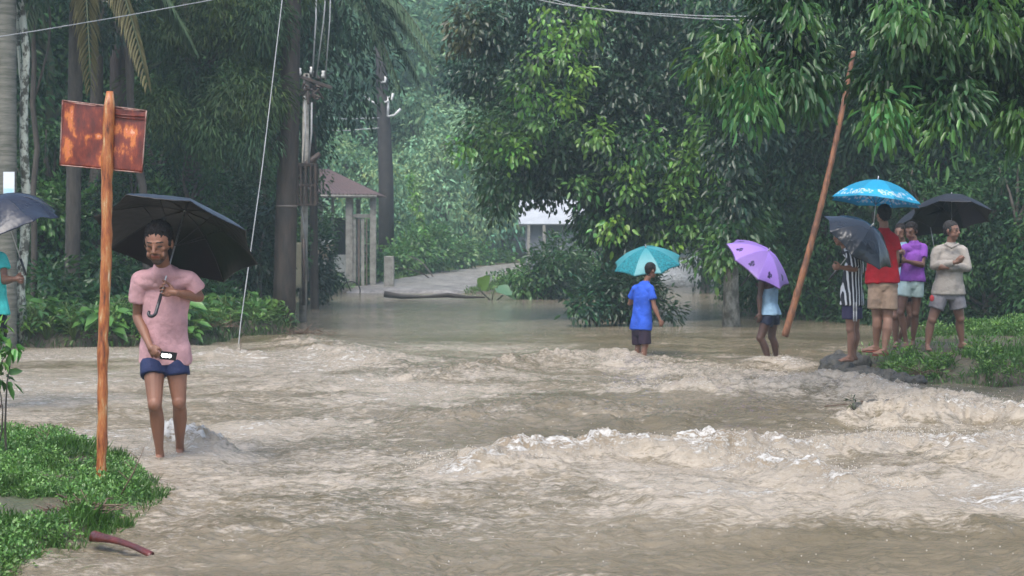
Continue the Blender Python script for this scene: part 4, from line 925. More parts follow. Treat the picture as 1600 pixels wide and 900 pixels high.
def debris():
    o = G(1366, 640); root = empty("floating_debris", o); tag(root, "dark soaked clump of debris caught in the rapids below the right bank", "debris")
    for nm, c, r, s in (("clod", (.06, 0, .03), (.16, .1, .07), 5), ("clod", (-.13, .02, .02), (.10, .07, .05), 6)):
        mb = MB().ell((0, 0, 0), r, seg=24, rings=14); me = mb.mesh(nm); co = coords(me); co *= (.6 + .7 * vn3(co * 16 + s, s))[:, None]; me.vertices.foreach_set("co", co.astype(np.float32).ravel()); me.update(); q = link(nm, me, STONE, root); q.location = c
    m = MB()
    for i in range(16): a = rng.normal(size=3) * [.13, .05, .02] + [0, 0, .05]; m.tube([a, a + rng.normal(size=3) * [.1, .04, .02] + [0, 0, .01]], .005, 5)
    m.build("twigs", mat("wet_twig", (.12, .06, .035), .5, (.06, .035, .02), 10), root)
    link("leaves", foliage("leaves", [(-.2, 0, .05, .05, .03, .03, 4, 'olive')], (.05, .02), 10, .05, .2, seed=9), LEAF, root)
debris()
def bark_piece():
    A = W(146, 858, 8.95); B = W(238, 882, 8.65); A[2] = .05; B[2] = .015; n = 16; V = []; F = []; K = 8
    for i in range(n + 1):
        t = i / n; c = A + (B - A) * t + np.array([0, 0, .02 * math.sin(math.pi * t)]); w = .046 - .022 * t - .012 * math.sin(math.pi * t)
        for k in range(K + 1):
            a = math.radians(-20 + 200 * k / K); V.append(c + np.array([.25 * w * math.cos(a), math.cos(a) * w, math.sin(a) * w * (1.1 + .1 * math.sin(5 * t + k))]) - A)
    for i in range(n):
        for k in range(K): F.append((i * (K + 1) + k, i * (K + 1) + k + 1, (i + 1) * (K + 1) + k + 1, (i + 1) * (K + 1) + k))
    o = MB().add(V, F).build("palm_husk", mat("maroon_husk", (.13, .022, .018), .28, (.06, .018, .014), 14, (1, 1, 1), bump=.5, bscale=60), None); s = o.modifiers.new("s", 'SOLIDIFY'); s.thickness = .008
    o.location = A; tag(o, "curved maroon husk lying at the water's edge in the lower left", "husk")
bark_piece()
def twig_pile(c, n, sp, label, name="twig_pile", h=.1, L=.16):
    m = MB(); g_ = np.random.default_rng(int(sp * 100) + n)
    for i in range(n):
        a = g_.normal(size=3) * [sp, sp * .6, .02]; a[2] = abs(a[2]) + .01; d = nrm(g_.normal(size=3) * [1, .7, .45]) * L * g_.uniform(.4, 1.2); d[2] = abs(d[2]) * .8
        m.tube([a, a + d * .5 + g_.normal(size=3) * .01, a + d], [.006, .0045, .002], 5)
    o = m.build(name, mat("dead_twigs", (.10, .06, .04), .6, (.17, .12, .08), 8), None); o.location = Vector([float(v) for v in c]); tag(o, label, "twigs"); return o
def on(px, py):
    z = .1
    for _ in range(6): p = G(px, py, z); z = max(0, zt(p[0], p[1]))
    p[2] = z; return p
twig_pile(on(125, 802), 70, .07, "heap of dead brown twigs in the grass left of the sign post's foot")
twig_pile(on(472, 523), 60, .22, "heap of rust-brown brushwood at the foot of the thick pole", h=.2, L=.3)
twig_pile(G(372, 556) + [0, 0, .0], 16, .05, "few dark sticks poking from the water under the guy wire", L=.35)
twig_pile(on(1440, 600) , 40, .10, "fan of pale brown reeds on the front edge of the right bank", L=.3)
twig_pile(on(310, 535), 60, .25, "low pile of reddish dead stalks on the left bank behind the man in pink", L=.3)
def twig(px, py, L, label):
    p = on(px, py); g_ = np.random.default_rng(px); m = MB(); e = np.array([L * .5, 0, L]); m.tube([(0, 0, 0), e * .5 + [.01, 0, 0], e], [.005, .004, .002], 5)
    for k in (.35, .55, .75): m.tube([e * k, e * k + [(-1) ** int(k * 20) * .06, .02, .05]], [.003, .0015], 4)
    o = m.build("bare_twig", mat("dead_twigs", (.1, .06, .04)), None); o.location = Vector([float(v) for v in p]); tag(o, label, "twig")
twig(62, 702, .14, "bare twig sticking up at the top of the foreground grass bank")
twig(186, 792, .30, "bare twig leaning right in the grass by the sign post")

# ------------------------------------------------------------------ grass and weeds as ground cover
def cover(name, label, N, region, hfun, col, leaf=(.09, .008), weeds=0, wleaf=(.03, .02), seed=0, droop=.2, wsub=.06, wcol=('grass',)):
    g_ = np.random.default_rng(seed); x, y = region(g_, N); z = terrain(x, y); ok = z > -.14; x, y, z = x[ok], y[ok], np.maximum(z[ok], -.02); n = len(x)
    P = np.stack([x, y, z - .01], 1); A = g_.normal(size=(n, 3)) * .45; A[:, 2] = 1; U = g_.normal(size=(n, 3)); 
    Ls = leaf[0] * g_.uniform(.5, 1.4, n) * hfun(x, y); T = np.array(col) * (.6 + .75 * fbm2(x * 3, y * 3, 3, seed + 5))[:, None] * g_.uniform(.7, 1.3, (n, 1))
    v, f, t = leaves(P, A, U, Ls, leaf[1] * g_.uniform(.7, 1.4, n), T); V, F, TT = [v], [f], [t]; c = len(v)
    if weeds:
        x, y = region(g_, weeds); z = terrain(x, y); ok = (z > 0.0) & (fbm2(x * 1.7, y * 1.7, 3, seed + 40) > .42); x, y, z = x[ok], y[ok], z[ok]; h = hfun(x, y)
        k = 16; ii = np.repeat(np.arange(len(x)), k); m = len(ii); d = nrm(g_.normal(size=(m, 3)))
        P = np.stack([x, y, z + wsub * h * g_.uniform(.3, 1.5, len(x))], 1)[ii] + d * wsub * np.array([1, 1, .8]); A = d + [0, 0, .1]; U = g_.normal(size=(m, 3)) * .4 + [0, 0, 1]
        cc = np.array([GREEN[w] if isinstance(w, str) else w for w in wcol])[g_.integers(0, len(wcol), len(x))][ii]
        v, f, t = leaves(P, A, U, wleaf[0] * g_.uniform(.6, 1.3, m), wleaf[1] * g_.uniform(.7, 1.2, m), cc * g_.uniform(.7, 1.4, (len(x), 1))[ii] * g_.uniform(.8, 1.2, (m, 1)))
        V.append(v); F.append(f + c); TT.append(t)
    tag(link(name, mesh_np(name, np.concatenate(V), np.concatenate(F), np.concatenate(TT).clip(0, .8)), LEAF), label, "grass", kind="stuff")
def reg_fg(g_, N):
    x = g_.uniform(-6.5, -1.7, N); y = g_.uniform(6.5, 14.6, N); d = sdf(x, y, LAND_FG) + (fbm2(x * .9, y * .9, 4, 3) - .5) * .45 + .95 * (fbm2(x * 3.2, y * 3.2, 3, 7) - .5); k = ((d < .10) | ((d < .45) & (g_.random(N) < .10))) & (fbm2(x * 2.3, y * 2.3, 3, 71) > .37); return x[k], y[k]
cover("foreground_grass", "short wet green grass and small weeds on the foreground bank", 170000, reg_fg, lambda x, y: .25 + 1.5 * fbm2(x * 2.6, y * 2.6, 3, 2) ** 1.6, (.085, .19, .035), (.085, .006), 16000, (.022, .015), 1, wsub=.05, wcol=('grass', (.17, .32, .08), 'fresh', (.13, .28, .06)))
def reg_i(g_, N):
    x = g_.uniform(3.7, 14, N); y = g_.uniform(19, 33, N); d = sdf(x, y, LAND_I); path = (y > 20.9 + (x - 4) * .35 + .3 * (fbm2(x * 2, y * 2, 2, 8) - .5)) & (y < 26) & (x < 7.5)
    k = (d < .34 - .3 * fbm2(x * 3, y * 3, 2, 18)) & (fbm2(x * 1.6, y * 1.6, 3, 19) > .25) & ~(path & (g_.random(N) < .97)) & ~((x < 4.3) & (g_.random(N) < .85)); return x[k], y[k]
cover("island_grass", "bright green grass and ferny weeds on the right bank", 200000, reg_i, lambda x, y: .45 + 1.2 * fbm2(x * 1.8, y * 1.8, 3, 2) ** 1.3, (.09, .20, .04), (.11, .010), 16000, (.05, .025), 2, wsub=.09, wcol=('grass', 'fresh', (.13, .26, .04)))
def reg_l(g_, N):
    px = g_.uniform(-500, 500, N); y = g_.uniform(26.5, 40, N); x = (px - 800) * y / FPX; k = sdf(x, y, LAND_L) < .25; return x[k], y[k]
cover("bank_grass", "tangled grass and weeds along the left bank", 50000, reg_l, lambda x, y: 1 + x * 0, (.06, .12, .03), (.16, .016), 8000, (.09, .045), 3, wsub=.16, wcol=('grass', 'fresh', (.13, .25, .06)))
def reg_f(g_, N):
    x = g_.uniform(-14, 8, N); y = g_.uniform(54, 84, N); cx = np.interp(y, [58, 63, 70, 78, 86, 94], [-4.2, -3.6, -2.6, -1.2, .6, 3.2]); hw = np.interp(y, [58, 63, 70, 78, 86], [2.2, 2.2, 2.2, 2.2, 2.1]); k = (sdf(x, y, LAND_FAR) < -.3) & (np.abs(x - cx) > hw); return x[k], y[k]
cover("verge_grass", "green verge beside the gravel road on the far shore", 60000, reg_f, lambda x, y: 1 + x * 0, (.10, .19, .04), (.14, .03), 2500, (.14, .08), 4, wsub=.2, wcol=('fresh', 'grass', 'mid'))
def edge_plant():
    Y = 12.2; cl = [C(2, 525, Y, 18, 5, 'lime'), C(8, 555, Y, 16, 4, 'fresh'), C(-14, 560, Y, 22, 6, 'fresh'), C(20, 542, Y, 10, 2, 'lime'), C(-10, 515, Y, 14, 4, 'lime'), C(-5, 590, Y, 14, 3, 'fresh')]
    bush("broad_leaf_sapling", "yellow-green broad-leaved sapling cut by the left edge above the grass bank", -12, Y, cl, (.085, .05), 6, .06, .5, seed=91, cat="plant", sr=.010)
edge_plant()
# ------------------------------------------------------------------ people
def unit(v): return nrm(np.asarray(v, float))
def cross(a, b): return np.cross(np.asarray(a, float), np.asarray(b, float))
def hand(mb, wrist, d, a, pn, curl=.5, s=1.0, thumb=1):
    """d: along the fingers, a: towards the thumb side, pn: the way the palm faces"""
    d, a, pn = unit(d), unit(a), unit(pn); w = np.asarray(wrist, float)
    mb.capsule(w - d * .01 * s, w + d * .03 * s, .024 * s, .027 * s, 10)
    mb.ell(w + d * .048 * s, (.041 * s, .017 * s, .048 * s), np.array([a, pn, d]), 14, 8)
    for i, (L, r) in enumerate(((.066, .0088), (.074, .0092), (.069, .0088), (.054, .0080))):
        p = w + d * (.082 - .006 * abs(i - 1)) * s + a * (1.5 - i) * .0205 * s; dd = d; ang = 0
        for k, f in enumerate((.44, .31, .25)):
            ang += curl * (math.radians(62) if k == 0 else math.radians(66) if k == 1 else math.radians(40))
            dd = d * math.cos(ang) + pn * math.sin(ang) + a * (1.5 - i) * .06
            q = p + unit(dd) * L * f * 1.05 * s; mb.capsule(p, q, r * s * (1 - .06 * k), r * s * (.95 - .06 * k), 8); p = q
    b = w + d * .022 * s + a * .030 * s; t1 = b + unit(d * .75 + a * .7 + pn * .35 * (curl + .3)) * .042 * s; t2 = t1 + unit(d * .85 + a * .1 + pn * (.25 + curl)) * .032 * s; t3 = t2 + unit(d * .8 - a * .2 * curl + pn * (.3 + curl)) * .022 * s
    mb.capsule(b, t1, .0135 * s, .0108 * s, 8); mb.capsule(t1, t2, .0105 * s, .0095 * s, 8); mb.capsule(t2, t3, .0093 * s, .0082 * s, 8)
def fore(mb, el, wr, s, k=1.0):
    el, wr = np.asarray(el, float), np.asarray(wr, float)
    mb.tube([el + (wr - el) * t for t in (0, .12, .3, .55, .8, 1)], [r * s * k for r in (.040, .044, .043, .036, .028, .0255)], 12); mb.ell(el, (.041 * s * k,) * 3)
def person(label, Y, J, F, skin, shirt, shorts, s=1.0, face=None, voxel=.0068, hairc=(.012, .010, .010), build=1.0, hairk=1.0, hero=False, sleeve=.55, long_sleeve=False, hem=None, shirt_loose=1.0, tank=False, feet=True, group=None, beard=False, shirt_fold=.011, shorts_fold=.008, short_len=.55, extra_shirt=None, hipk=1.0, headtilt=(0, 0), leg_k=1.0):
    """J: joints as (px, py, dy). F: unit facing direction (x, y)."""
    P = lambda k: W(J[k][0], J[k][1], Y + (J[k][2] if len(J[k]) > 2 else 0))
    F = unit([F[0], F[1], 0]); S = np.array([-F[1], F[0], 0])  # S: the person's left
    hl, hr, kl, kr, al, ar = [P(k) for k in ('hipA', 'hipB', 'kneeA', 'kneeB', 'ankA', 'ankB')]
    sa, sb, ea, eb, wa, wb = [P(k) for k in ('shA', 'shB', 'elA', 'elB', 'wrA', 'wrB')]
    nk = P('neck'); hd = P('head'); pelv = (hl + hr) / 2; shc = (sa + sb) / 2
    origin = np.array([(al[0] + ar[0]) / 2, (al[1] + ar[1]) / 2, min(al[2], ar[2]) - .07 * s])
    b = build * s; m = MB()
    up = unit(shc - pelv)
    def tor(t, fw=0): return pelv + (shc - pelv) * t + F * fw * s
    crv = J.get('slump', 0)
    # torso
    tp = [tor(-.16), tor(-.05), tor(.12, .005), tor(.32, .01 - crv * .3), tor(.55, .012 - crv * .8), tor(.78, .0 - crv), tor(.93, -.01 - crv * .8), tor(1.03, -.012 - crv * .5)]
    sw = np.linalg.norm((sb - sa) * [1, 1, 0]) / 2
    sd_ = unit((sb - sa) * [1, 1, 0])
    if sw < .07 * s: sw = .165 * s
    FF = cross(sd_, (0, 0, 1)); FF = FF if np.dot(FF, F) > 0 else -FF
    FF = unit(FF + F * .6); 
    tr = [(.12 * b, .085 * b), (.160 * b, .105 * b), (.158 * b, .100 * b), (.138 * b, .090 * b), (.152 * b, .100 * b), (max(.150 * b, sw * .92), .100 * b), (sw * .86, .078 * b), (.085 * b, .06 * b)]
    m.tube(tp, tr, 20, up=FF)
    m.tube([tor(.9, -.015 - crv * .7), nk, nk + (hd - nk) * .55], [.066 * s, .055 * s, .053 * s], 14)
    # arms
    for sh, el, wr in ((sa, ea, wa), (sb, eb, wb)):
        m.ell(sh, (.050 * b,) * 3); m.tube([shc + (sh - shc) * .3, sh], [.05 * b, .048 * b], 12)
        m.tube([sh, sh + (el - sh) * .3, sh + (el - sh) * .6, el], [.052 * b, .050 * b, .044 * b, .038 * b], 12); fore(m, el, wr, b)
    # legs
    for hp, kn, an in ((hl, kl, al), (hr, kr, ar)):
        lk = leg_k * b
        m.tube([hp + [0, 0, .05 * s], hp, hp + (kn - hp) * .3, hp + (kn - hp) * .65, kn], [.085 * lk, .092 * lk, .084 * lk, .068 * lk, .054 * lk], 14); m.ell(kn + F * .008 * s, (.053 * lk, .054 * lk, .06 * lk))
        bk = -F * .014 * s
        m.tube([kn, kn + (an - kn) * .18 + bk, kn + (an - kn) * .36 + bk * 1.3, kn + (an - kn) * .62 + bk * .5, kn + (an - kn) * .86, an], [.050 * lk, .053 * lk, .055 * lk, .043 * lk, .032 * lk, .031 * s], 14)
    for nm, an in (('A', al), ('B', ar)):
        fd = J.get('toe' + nm); fd = unit([fd[0], fd[1], fd[2] if len(fd) > 2 else 0]) if fd else F
        side = unit(cross(fd, (0, 0, 1))); upf = cross(side, fd)
        sole = an - upf * .062 * s
        m.capsule(an, an - upf * .035 * s - fd * .02 * s, .032 * s, .030 * s, 10); m.capsule(an - upf * .04 * s - fd * .03 * s, an - upf * .038 * s + fd * .07 * s, .028 * s, .027 * s, 10)
        m.ell(sole + fd * .085 * s + upf * .020 * s, (.044 * s, .085 * s, .021 * s), np.array([side, fd, upf]), 14, 8)
        m.capsule(an + fd * .02 * s - upf * .01 * s, sole + fd * .12 * s + upf * .02 * s, .028 * s, .018 * s, 10)
        for i in range(5):
            o_ = (i - 2) * .0165 * s; L = (.150 - .006 * abs(i - (1 if nm == 'A' else 3)) ** 1.6) * s
            m.capsule(sole + fd * .12 * s + side * o_ + upf * .012 * s, sole + fd * L + side * o_ + upf * .010 * s, .0100 * s, .0092 * s, 7)
    # hands
    for key, wr, el in (('handA', wa, ea), ('handB', wb, eb)):
        h = J.get(key)
        dd = unit(wr - el)
        if h is None:
            hand(m, wr, dd, F if abs(np.dot(dd, F)) < .9 else (0, 0, 1), cross(dd, F) if abs(np.dot(dd, F)) < .9 else S, .35, s)
        else: hand(m, wr, h[0], h[1], h[2], h[3] if len(h) > 3 else .5, s)
    # head
    fd = J.get('look'); hf = unit(fd if fd is not None else F); hu = np.array([0, 0, 1.]) - hf * hf[2]; hu = unit(hu); hs = unit(cross(hf, hu)); A = np.array([hs, hf, hu]); k = J.get('hs', 1.0) * s
    H = lambda x, y, z: hd + (hs * x + hf * y + hu * z) * k
    E = lambda c, r, sg=16, rg=10: m.ell(H(*c), tuple(q * k for q in r), A, sg, rg)
    E((0, -.005, .028), (.077, .092, .086), 20, 14); E((0, .030, -.035), (.058, .058, .072)); E((0, .050, -.082), (.034, .034, .026)); E((0, .060, .018), (.052, .034, .030))
    E((0, .079, .036), (.046, .011, .009)); E((-.045, .045, -.045), (.016, .036, .030)); E((.045, .045, -.045), (.016, .036, .030)); E((-.036, .061, -.008), (.022, .018, .018)); E((.036, .061, -.008), (.022, .018, .018))
    m.capsule(H(0, .086, .022), H(0, .108, -.018), .008 * k, .0115 * k, 8); m.capsule(H(-.012, .096, -.022), H(.012, .096, -.022), .0085 * k, .0085 * k, 8)
    E((0, .084, -.045), (.024, .012, .006)); E((0, .084, -.055), (.021, .012, .007))
    for sx in (-1, 1): m.ell(H(sx * .077, -.004, .0), (.010 * k, .019 * k, .031 * k), A, 10, 8)
    me = remesh(m, "person", voxel * s ** .3, 3, origin)
    co = coords(me) + origin; q = (co - hd) @ A.T / k; X, Yh, Z = q[:, 0], q[:, 1], q[:, 2]
    near = (np.abs(X) < .12) & (np.abs(Yh) < .15) & (np.abs(Z) < .14)
    # eye sockets pressed in
    for sx in (-1, 1):
        w = np.exp(-((X - sx * .030) / .016) ** 2 - ((Z - .016) / .010) ** 2) * (Yh > .03) * near; co -= hf * (w * .0045 * k)[:, None]
    me.vertices.foreach_set("co", (co - origin).astype(np.float32).ravel()); me.update()
    sk = np.array(skin); nz = vn3(co * 9, 3); t = sk * (.78 + .42 * nz)[:, None]
    dk = np.array([.012, .010, .009]); fr = near & (Yh > .045)
    if True:
        hb = np.array(hairc)
        for sx in (-1, 1):
            bx = (X - sx * .031); br = fr & (np.abs(bx) < .019) & (np.abs(Z - .037 + bx * bx * 12) < .0038); t[br] = hb
            ey = fr & ((bx / .0140) ** 2 + ((Z - .011) / .0056) ** 2 < 1); t[ey] = [.045, .03, .025]
        lp = fr & (np.abs(X) < .024) & (np.abs(Z + .050) < .0095) & (Yh > .07); t[lp] = sk * [.95, .6, .55]
        if beard:
            jaw = near & (Yh > -.005) & (Z < -.012) & (np.abs(X) > .050 - np.clip(-.045 - Z, 0, .05) * .9)
            chin = fr & (Z < -.068); mo = fr & (np.abs(X) < .030) & (Z < -.034) & (Z > -.0405) & (Yh > .07)
            go = fr & (np.abs(X) > .026) & (np.abs(X) < .034) & (Z < -.036) & (Z > -.07)
            for mk, kk in ((jaw, .45), (chin, .30), (mo, .35), (go, .5)): t[mk & ~lp] = t[mk & ~lp] * kk + dk * (1 - kk) * .8
    set_tint(me, t)
    o = link("person", me, SKIN); o.location = origin; tag(o, label, "person", group)
    # hair: a cap over crown and back with an uneven edge
    hm = MB(); hk = k
    hm.ell(H(0, -.020, .040 + .006 * hairk), (.083 * hk, .094 * hk, (.082 + .010 * hairk) * hk), A, 22, 16)
    hm.ell(H(0, .008, .084), (.064 * hk, .060 * hk, .034 * hk * hairk), A, 18, 10); hm.ell(H(0, -.055, .0), (.066 * hk, .045 * hk, .062 * hk), A, 16, 10)
    for sx in (-1, 1): hm.ell(H(sx * .070, .012, .022), (.012 * hk, .020 * hk, .034 * hk), A, 10, 8)
    hme = remesh(hm, "hair", .006, 2, origin); hc = coords(hme); hn = vn3(hc * 110, 4) - .5; nn = np.empty(len(hc) * 3); hme.vertex_normals.foreach_get("vector", nn); hc += nn.reshape(-1, 3) * (hn * .009 * (1 + .5 * hairk))[:, None]; hme.vertices.foreach_set("co", hc.astype(np.float32).ravel()); hme.update()
    link("hair", hme, mat("hair_%d" % int(sum(hairc) * 1000), hairc, .7, tuple(c * 1.4 for c in hairc), 60, bump=.5, bscale=150, spec=.2), o)
    # shirt
    c = MB(); L = shirt_loose
    hz = hem if hem is not None else -.10
    ts = [hz, hz + .01, .12, .32, .55, .78, .93, 1.0, 1.055]
    def tq(t, fw): return tor(t, fw)
    cp = [tq(t, fw) for t, fw in zip(ts, (.0, .0, .005, .01 - crv * .3, .012 - crv * .8, -crv, -.01 - crv * .8, -.012 - crv * .6, -.012 - crv * .5))]
    if tank: cr = [(.165, .112), (.168, .115), (.166, .110), (.150, .100), (.160, .108), (.158, .106), (.10, .085), (.085, .075), (.07, .065)]
    else: cr = [(.186 * L, .134 * L), (.187 * L, .135 * L), (.182 * L, .130 * L), (.166 * L, .118 * L), (.165 * L, .116), (.166, .112), (.140, .088), (.100, .072), (.070, .062)]
    cr = [(x * b, y * b) for x, y in cr]
    if not tank: cr[5] = (max(cr[5][0], sw * .98), cr[5][1]); cr[6] = (sw * .84, cr[6][1]); cr[7] = (sw * .50, cr[7][1])
    c.tube(cp, cr, 22, up=FF)
    for hp in (hl, hr):
        o2 = (hp - pelv) * 1.0
        if hz < .01: c.tube([tor(.30) + o2 * .5, tor(.1) + o2, tor(hz) + o2], [(.10 * b, .09 * b), (.112 * b * hipk, .112 * b), (.126 * b * hipk, .130 * b)], 16, up=FF)
    if not tank:
        c.tube([nk + [0, 0, .010 * s], nk - [0, 0, .02 * s], (nk * .55 + shc * .45), tor(.88, -.01 - crv * .8)], [(.054 * s, .054 * s), (.068 * s, .062 * s), (sw * .66, .076 * s), (sw * .8, .088 * b)], 18, up=FF)
        for sh, el, wr in ((sa, ea, wa), (sb, eb, wb)):
            c.ell(sh - [0, 0, .006], (.053 * b,) * 3); c.tube([nk + (sh - nk) * .12 - [0, 0, .035 * s], sh], [.040 * b, .050 * b], 14); c.tube([shc + (sh - shc) * .2 - [0, 0, .03 * s], sh - [0, 0, .01]], [.07 * b, .058 * b], 14)
            if long_sleeve:
                c.tube([sh, sh + (el - sh) * .5, el], [.066 * b, .060 * b, .054 * b], 14); c.ell(el, (.054 * b,) * 3); c.tube([el, el + (wr - el) * .5, el + (wr - el) * .92], [.054 * b, .046 * b, .038 * b], 14)
            else: c.tube([sh, sh + (el - sh) * sleeve * .5, sh + (el - sh) * sleeve], [.053 * b, .062 * b, .070 * b], 16)
    cm = remesh(c, "shirt", .0085 if hero else .010, 3, origin, shirt_fold, 7, seed=int(abs(J['head'][0])) % 50, squash=(1, 1, .45)); link("shirt", cm, shirt, o)
    if extra_shirt: extra_shirt(o, origin, tor, FF, b)
    # shorts
    c = MB(); c.tube([tor(.14), tor(.02), tor(-.1), tor(-.2)], [(.150 * b, .100 * b), (.160 * b, .108 * b), (.164 * b, .112 * b), (.12 * b, .10 * b)], 20, up=FF)
    for hp, kn in ((hl, kl), (hr, kr)):
        e = hp + (kn - hp) * short_len; c.tube([hp + [0, 0, .06 * s], hp, hp + (e - hp) * .5, e], [(.080 * b, .085 * b), (.094 * b, .098 * b), (.098 * b, .104 * b), (.099 * b, .107 * b)], 16, up=FF)
    sm = remesh(c, "shorts", .009, 3, origin, shorts_fold, 8, seed=int(J['head'][1]) % 40, squash=(1, 1, .5)); link("shorts", sm, shorts, o)
    return o, dict(tor=tor, FF=FF, origin=origin, H=H, A=A)
SKIN = tintmat("skin", .5, .2, 90, .5)
def cloth(name, c, rough=.85, dark=.62, scale=3.5): return mat(name, c, rough, tuple(x * dark for x in c), scale, bump=.6, bscale=14, spec=.25, bdist=.03)
def striped(name, c1, c2, freq, axis=(1, 0, 0), duty=.5):
    m, n, l, b = newmat(name); tc = n.new("ShaderNodeTexCoord"); mp = n.new("ShaderNodeVectorMath"); mp.operation = 'DOT_PRODUCT'; mp.inputs[1].default_value = axis
    nz = n.new("ShaderNodeTexNoise"); nz.inputs["Scale"].default_value = 5; l.new(tc.outputs["Object"], nz.inputs[0]); l.new(tc.outputs["Object"], mp.inputs[0])
    a = n.new("ShaderNodeMath"); a.operation = 'MULTIPLY_ADD'; l.new(nz.outputs[0], a.inputs[0]); a.inputs[1].default_value = .02; l.new(mp.outputs["Value"], a.inputs[2])
    f = n.new("ShaderNodeMath"); f.operation = 'MULTIPLY'; f.inputs[1].default_value = freq; l.new(a.outputs[0], f.inputs[0])
    fr = n.new("ShaderNodeMath"); fr.operation = 'FRACT'; l.new(f.outputs[0], fr.inputs[0]); g_ = n.new("ShaderNodeMath"); g_.operation = 'GREATER_THAN'; g_.inputs[1].default_value = duty; l.new(fr.outputs[0], g_.inputs[0])
    mx = n.new("ShaderNodeMix"); mx.data_type = 'RGBA'; l.new(g_.outputs[0], mx.inputs[0]); mx.inputs[6].default_value = (*c1, 1); mx.inputs[7].default_value = (*c2, 1); l.new(mx.outputs[2], b.inputs["Base Color"]); b.inputs["Roughness"].default_value = .85
    return m
def umbrella(label, apex, axis, Rr, paint, depth=.24, L=.82, hook=True, trans=.2, rough=.35, panels=8, handle_c=(.03, .03, .035), shaft_c=(.5, .5, .52), spin=0.0, warp=0.0, seed=0, open_hem=None):
    """apex: world point of the canopy top; axis: unit vector pointing from the handle to the apex"""
    u = unit(axis); apex = np.asarray(apex, float); org = apex - u * L
    root = empty("umbrella", org); root.rotation_mode = 'QUATERNION'; root.rotation_quaternion = Vector(u).to_track_quat('Z', 'Y'); tag(root, label, "umbrella")
    NR, NP = 48, 26; V = []; T = []; half = math.pi / panels
    for i in range(NR + 1):
        t = i / NR
        for p in range(panels):
            for j in range(NP):
                ph = -half + 2 * half * j / NP; a = spin + p * 2 * half + ph
                ch = math.cos(half) / math.cos(ph); tt = sst(0, .5, np.array(t)); fac = 1 + (ch - 1) * tt * 1.0
                sc = 1 - .055 * t ** 6 * math.cos(ph / half * math.pi / 2)
                r = Rr * t * fac * sc; z = L - depth * (t ** 1.9) * (1 - .02 * math.cos(ph / half * math.pi / 2))
                wv = warp * t * t * (vn3(np.array([[math.cos(a) * 1.6, math.sin(a) * 1.6, t * 2 + seed]]), seed)[0] - .5)
                wr = .006 * t * (vn3(np.array([[math.cos(a) * r * 60, math.sin(a) * r * 60, seed]]), seed)[0] - .5)
                V.append((math.cos(a) * r * (1 + wv * .5), math.sin(a) * r * (1 + wv * .5), z + wv * .35 + wr)); T.append(paint(t, p, ph / half, math.cos(a) * r, math.sin(a) * r))
    M = panels * NP; F = [(i * M + j, i * M + (j + 1) % M, (i + 1) * M + (j + 1) % M, (i + 1) * M + j) for i in range(NR) for j in range(M)]
    me = mesh_np("canopy", np.array(V), np.array(F)); set_tint(me, np.array(T))
    key = "umbrella_cloth_%d_%d" % (int(trans * 100), int(rough * 100))
    if key not in MATS: leafmat(key, rough, .5, trans)
    cn = link("canopy", me, MATS[key], root); sd = cn.modifiers.new("s", 'SOLIDIFY'); sd.thickness = .0022; sd.offset = 1
    RIB = mat('umbrella_rib', (.05, .05, .055), .4); SM = mat("umbrella_steel_%d" % int(shaft_c[0] * 100), shaft_c, .3, tuple(c * .7 for c in shaft_c), 5, metal=.5); HM = mat("umbrella_handle", handle_c, .3, (.02, .02, .02), 5)
    MB().tube([(0, 0, .10), (0, 0, L + .005)], .0055, 8).build("shaft", SM, root); MB().tube([(0, 0, L - .01), (0, 0, L + .02), (0, 0, L + .05)], [.012, .009, .004], 8).build("ferrule", SM, root)
    for p in range(panels):
        a = spin + (p + .5) * 2 * half; c_, s_ = math.cos(a), math.sin(a)
        MB().tube([(c_ * Rr * t, s_ * Rr * t, L - depth * t ** 1.9 - .005) for t in (0.02, .25, .5, .75, .985)], .0028, 5).build("rib", RIB, root)
        MB().tube([(0, 0, L - .30), (c_ * Rr * .47, s_ * Rr * .47, L - depth * .47 ** 1.9 - .008)], .0024, 5).build("stretcher", RIB, root)
    hp = [(0, 0, .17), (0, 0, .06)] + ([(.0 + .028 * (1 - math.cos(k)), 0, .02 - .03 * math.sin(k)) for k in np.linspace(.2, 3.5, 8)] if hook else [(0, 0, 0)])
    if hook: hp = [(p[0], p[1], p[2]) for p in hp]
    MB().tube(hp, [.012] * (len(hp) - 1) + [.010], 10).build("handle", HM, root)
    return root, org, u
BLK = (.012, .012, .014)
def p_black(c=BLK): return lambda t, p, f, x, y: np.array(c) * (.9 + .25 * ((p * 7) % 3 - 1) * .3)
def grip(P, u, d):
    """wrist and hand frame for a fist closed round the shaft through P with direction u, forearm coming along d"""
    u = unit(u); d = unit(np.asarray(d, float) - u * np.dot(d, u)); a = u; pn = cross(d, u); return d, a, pn
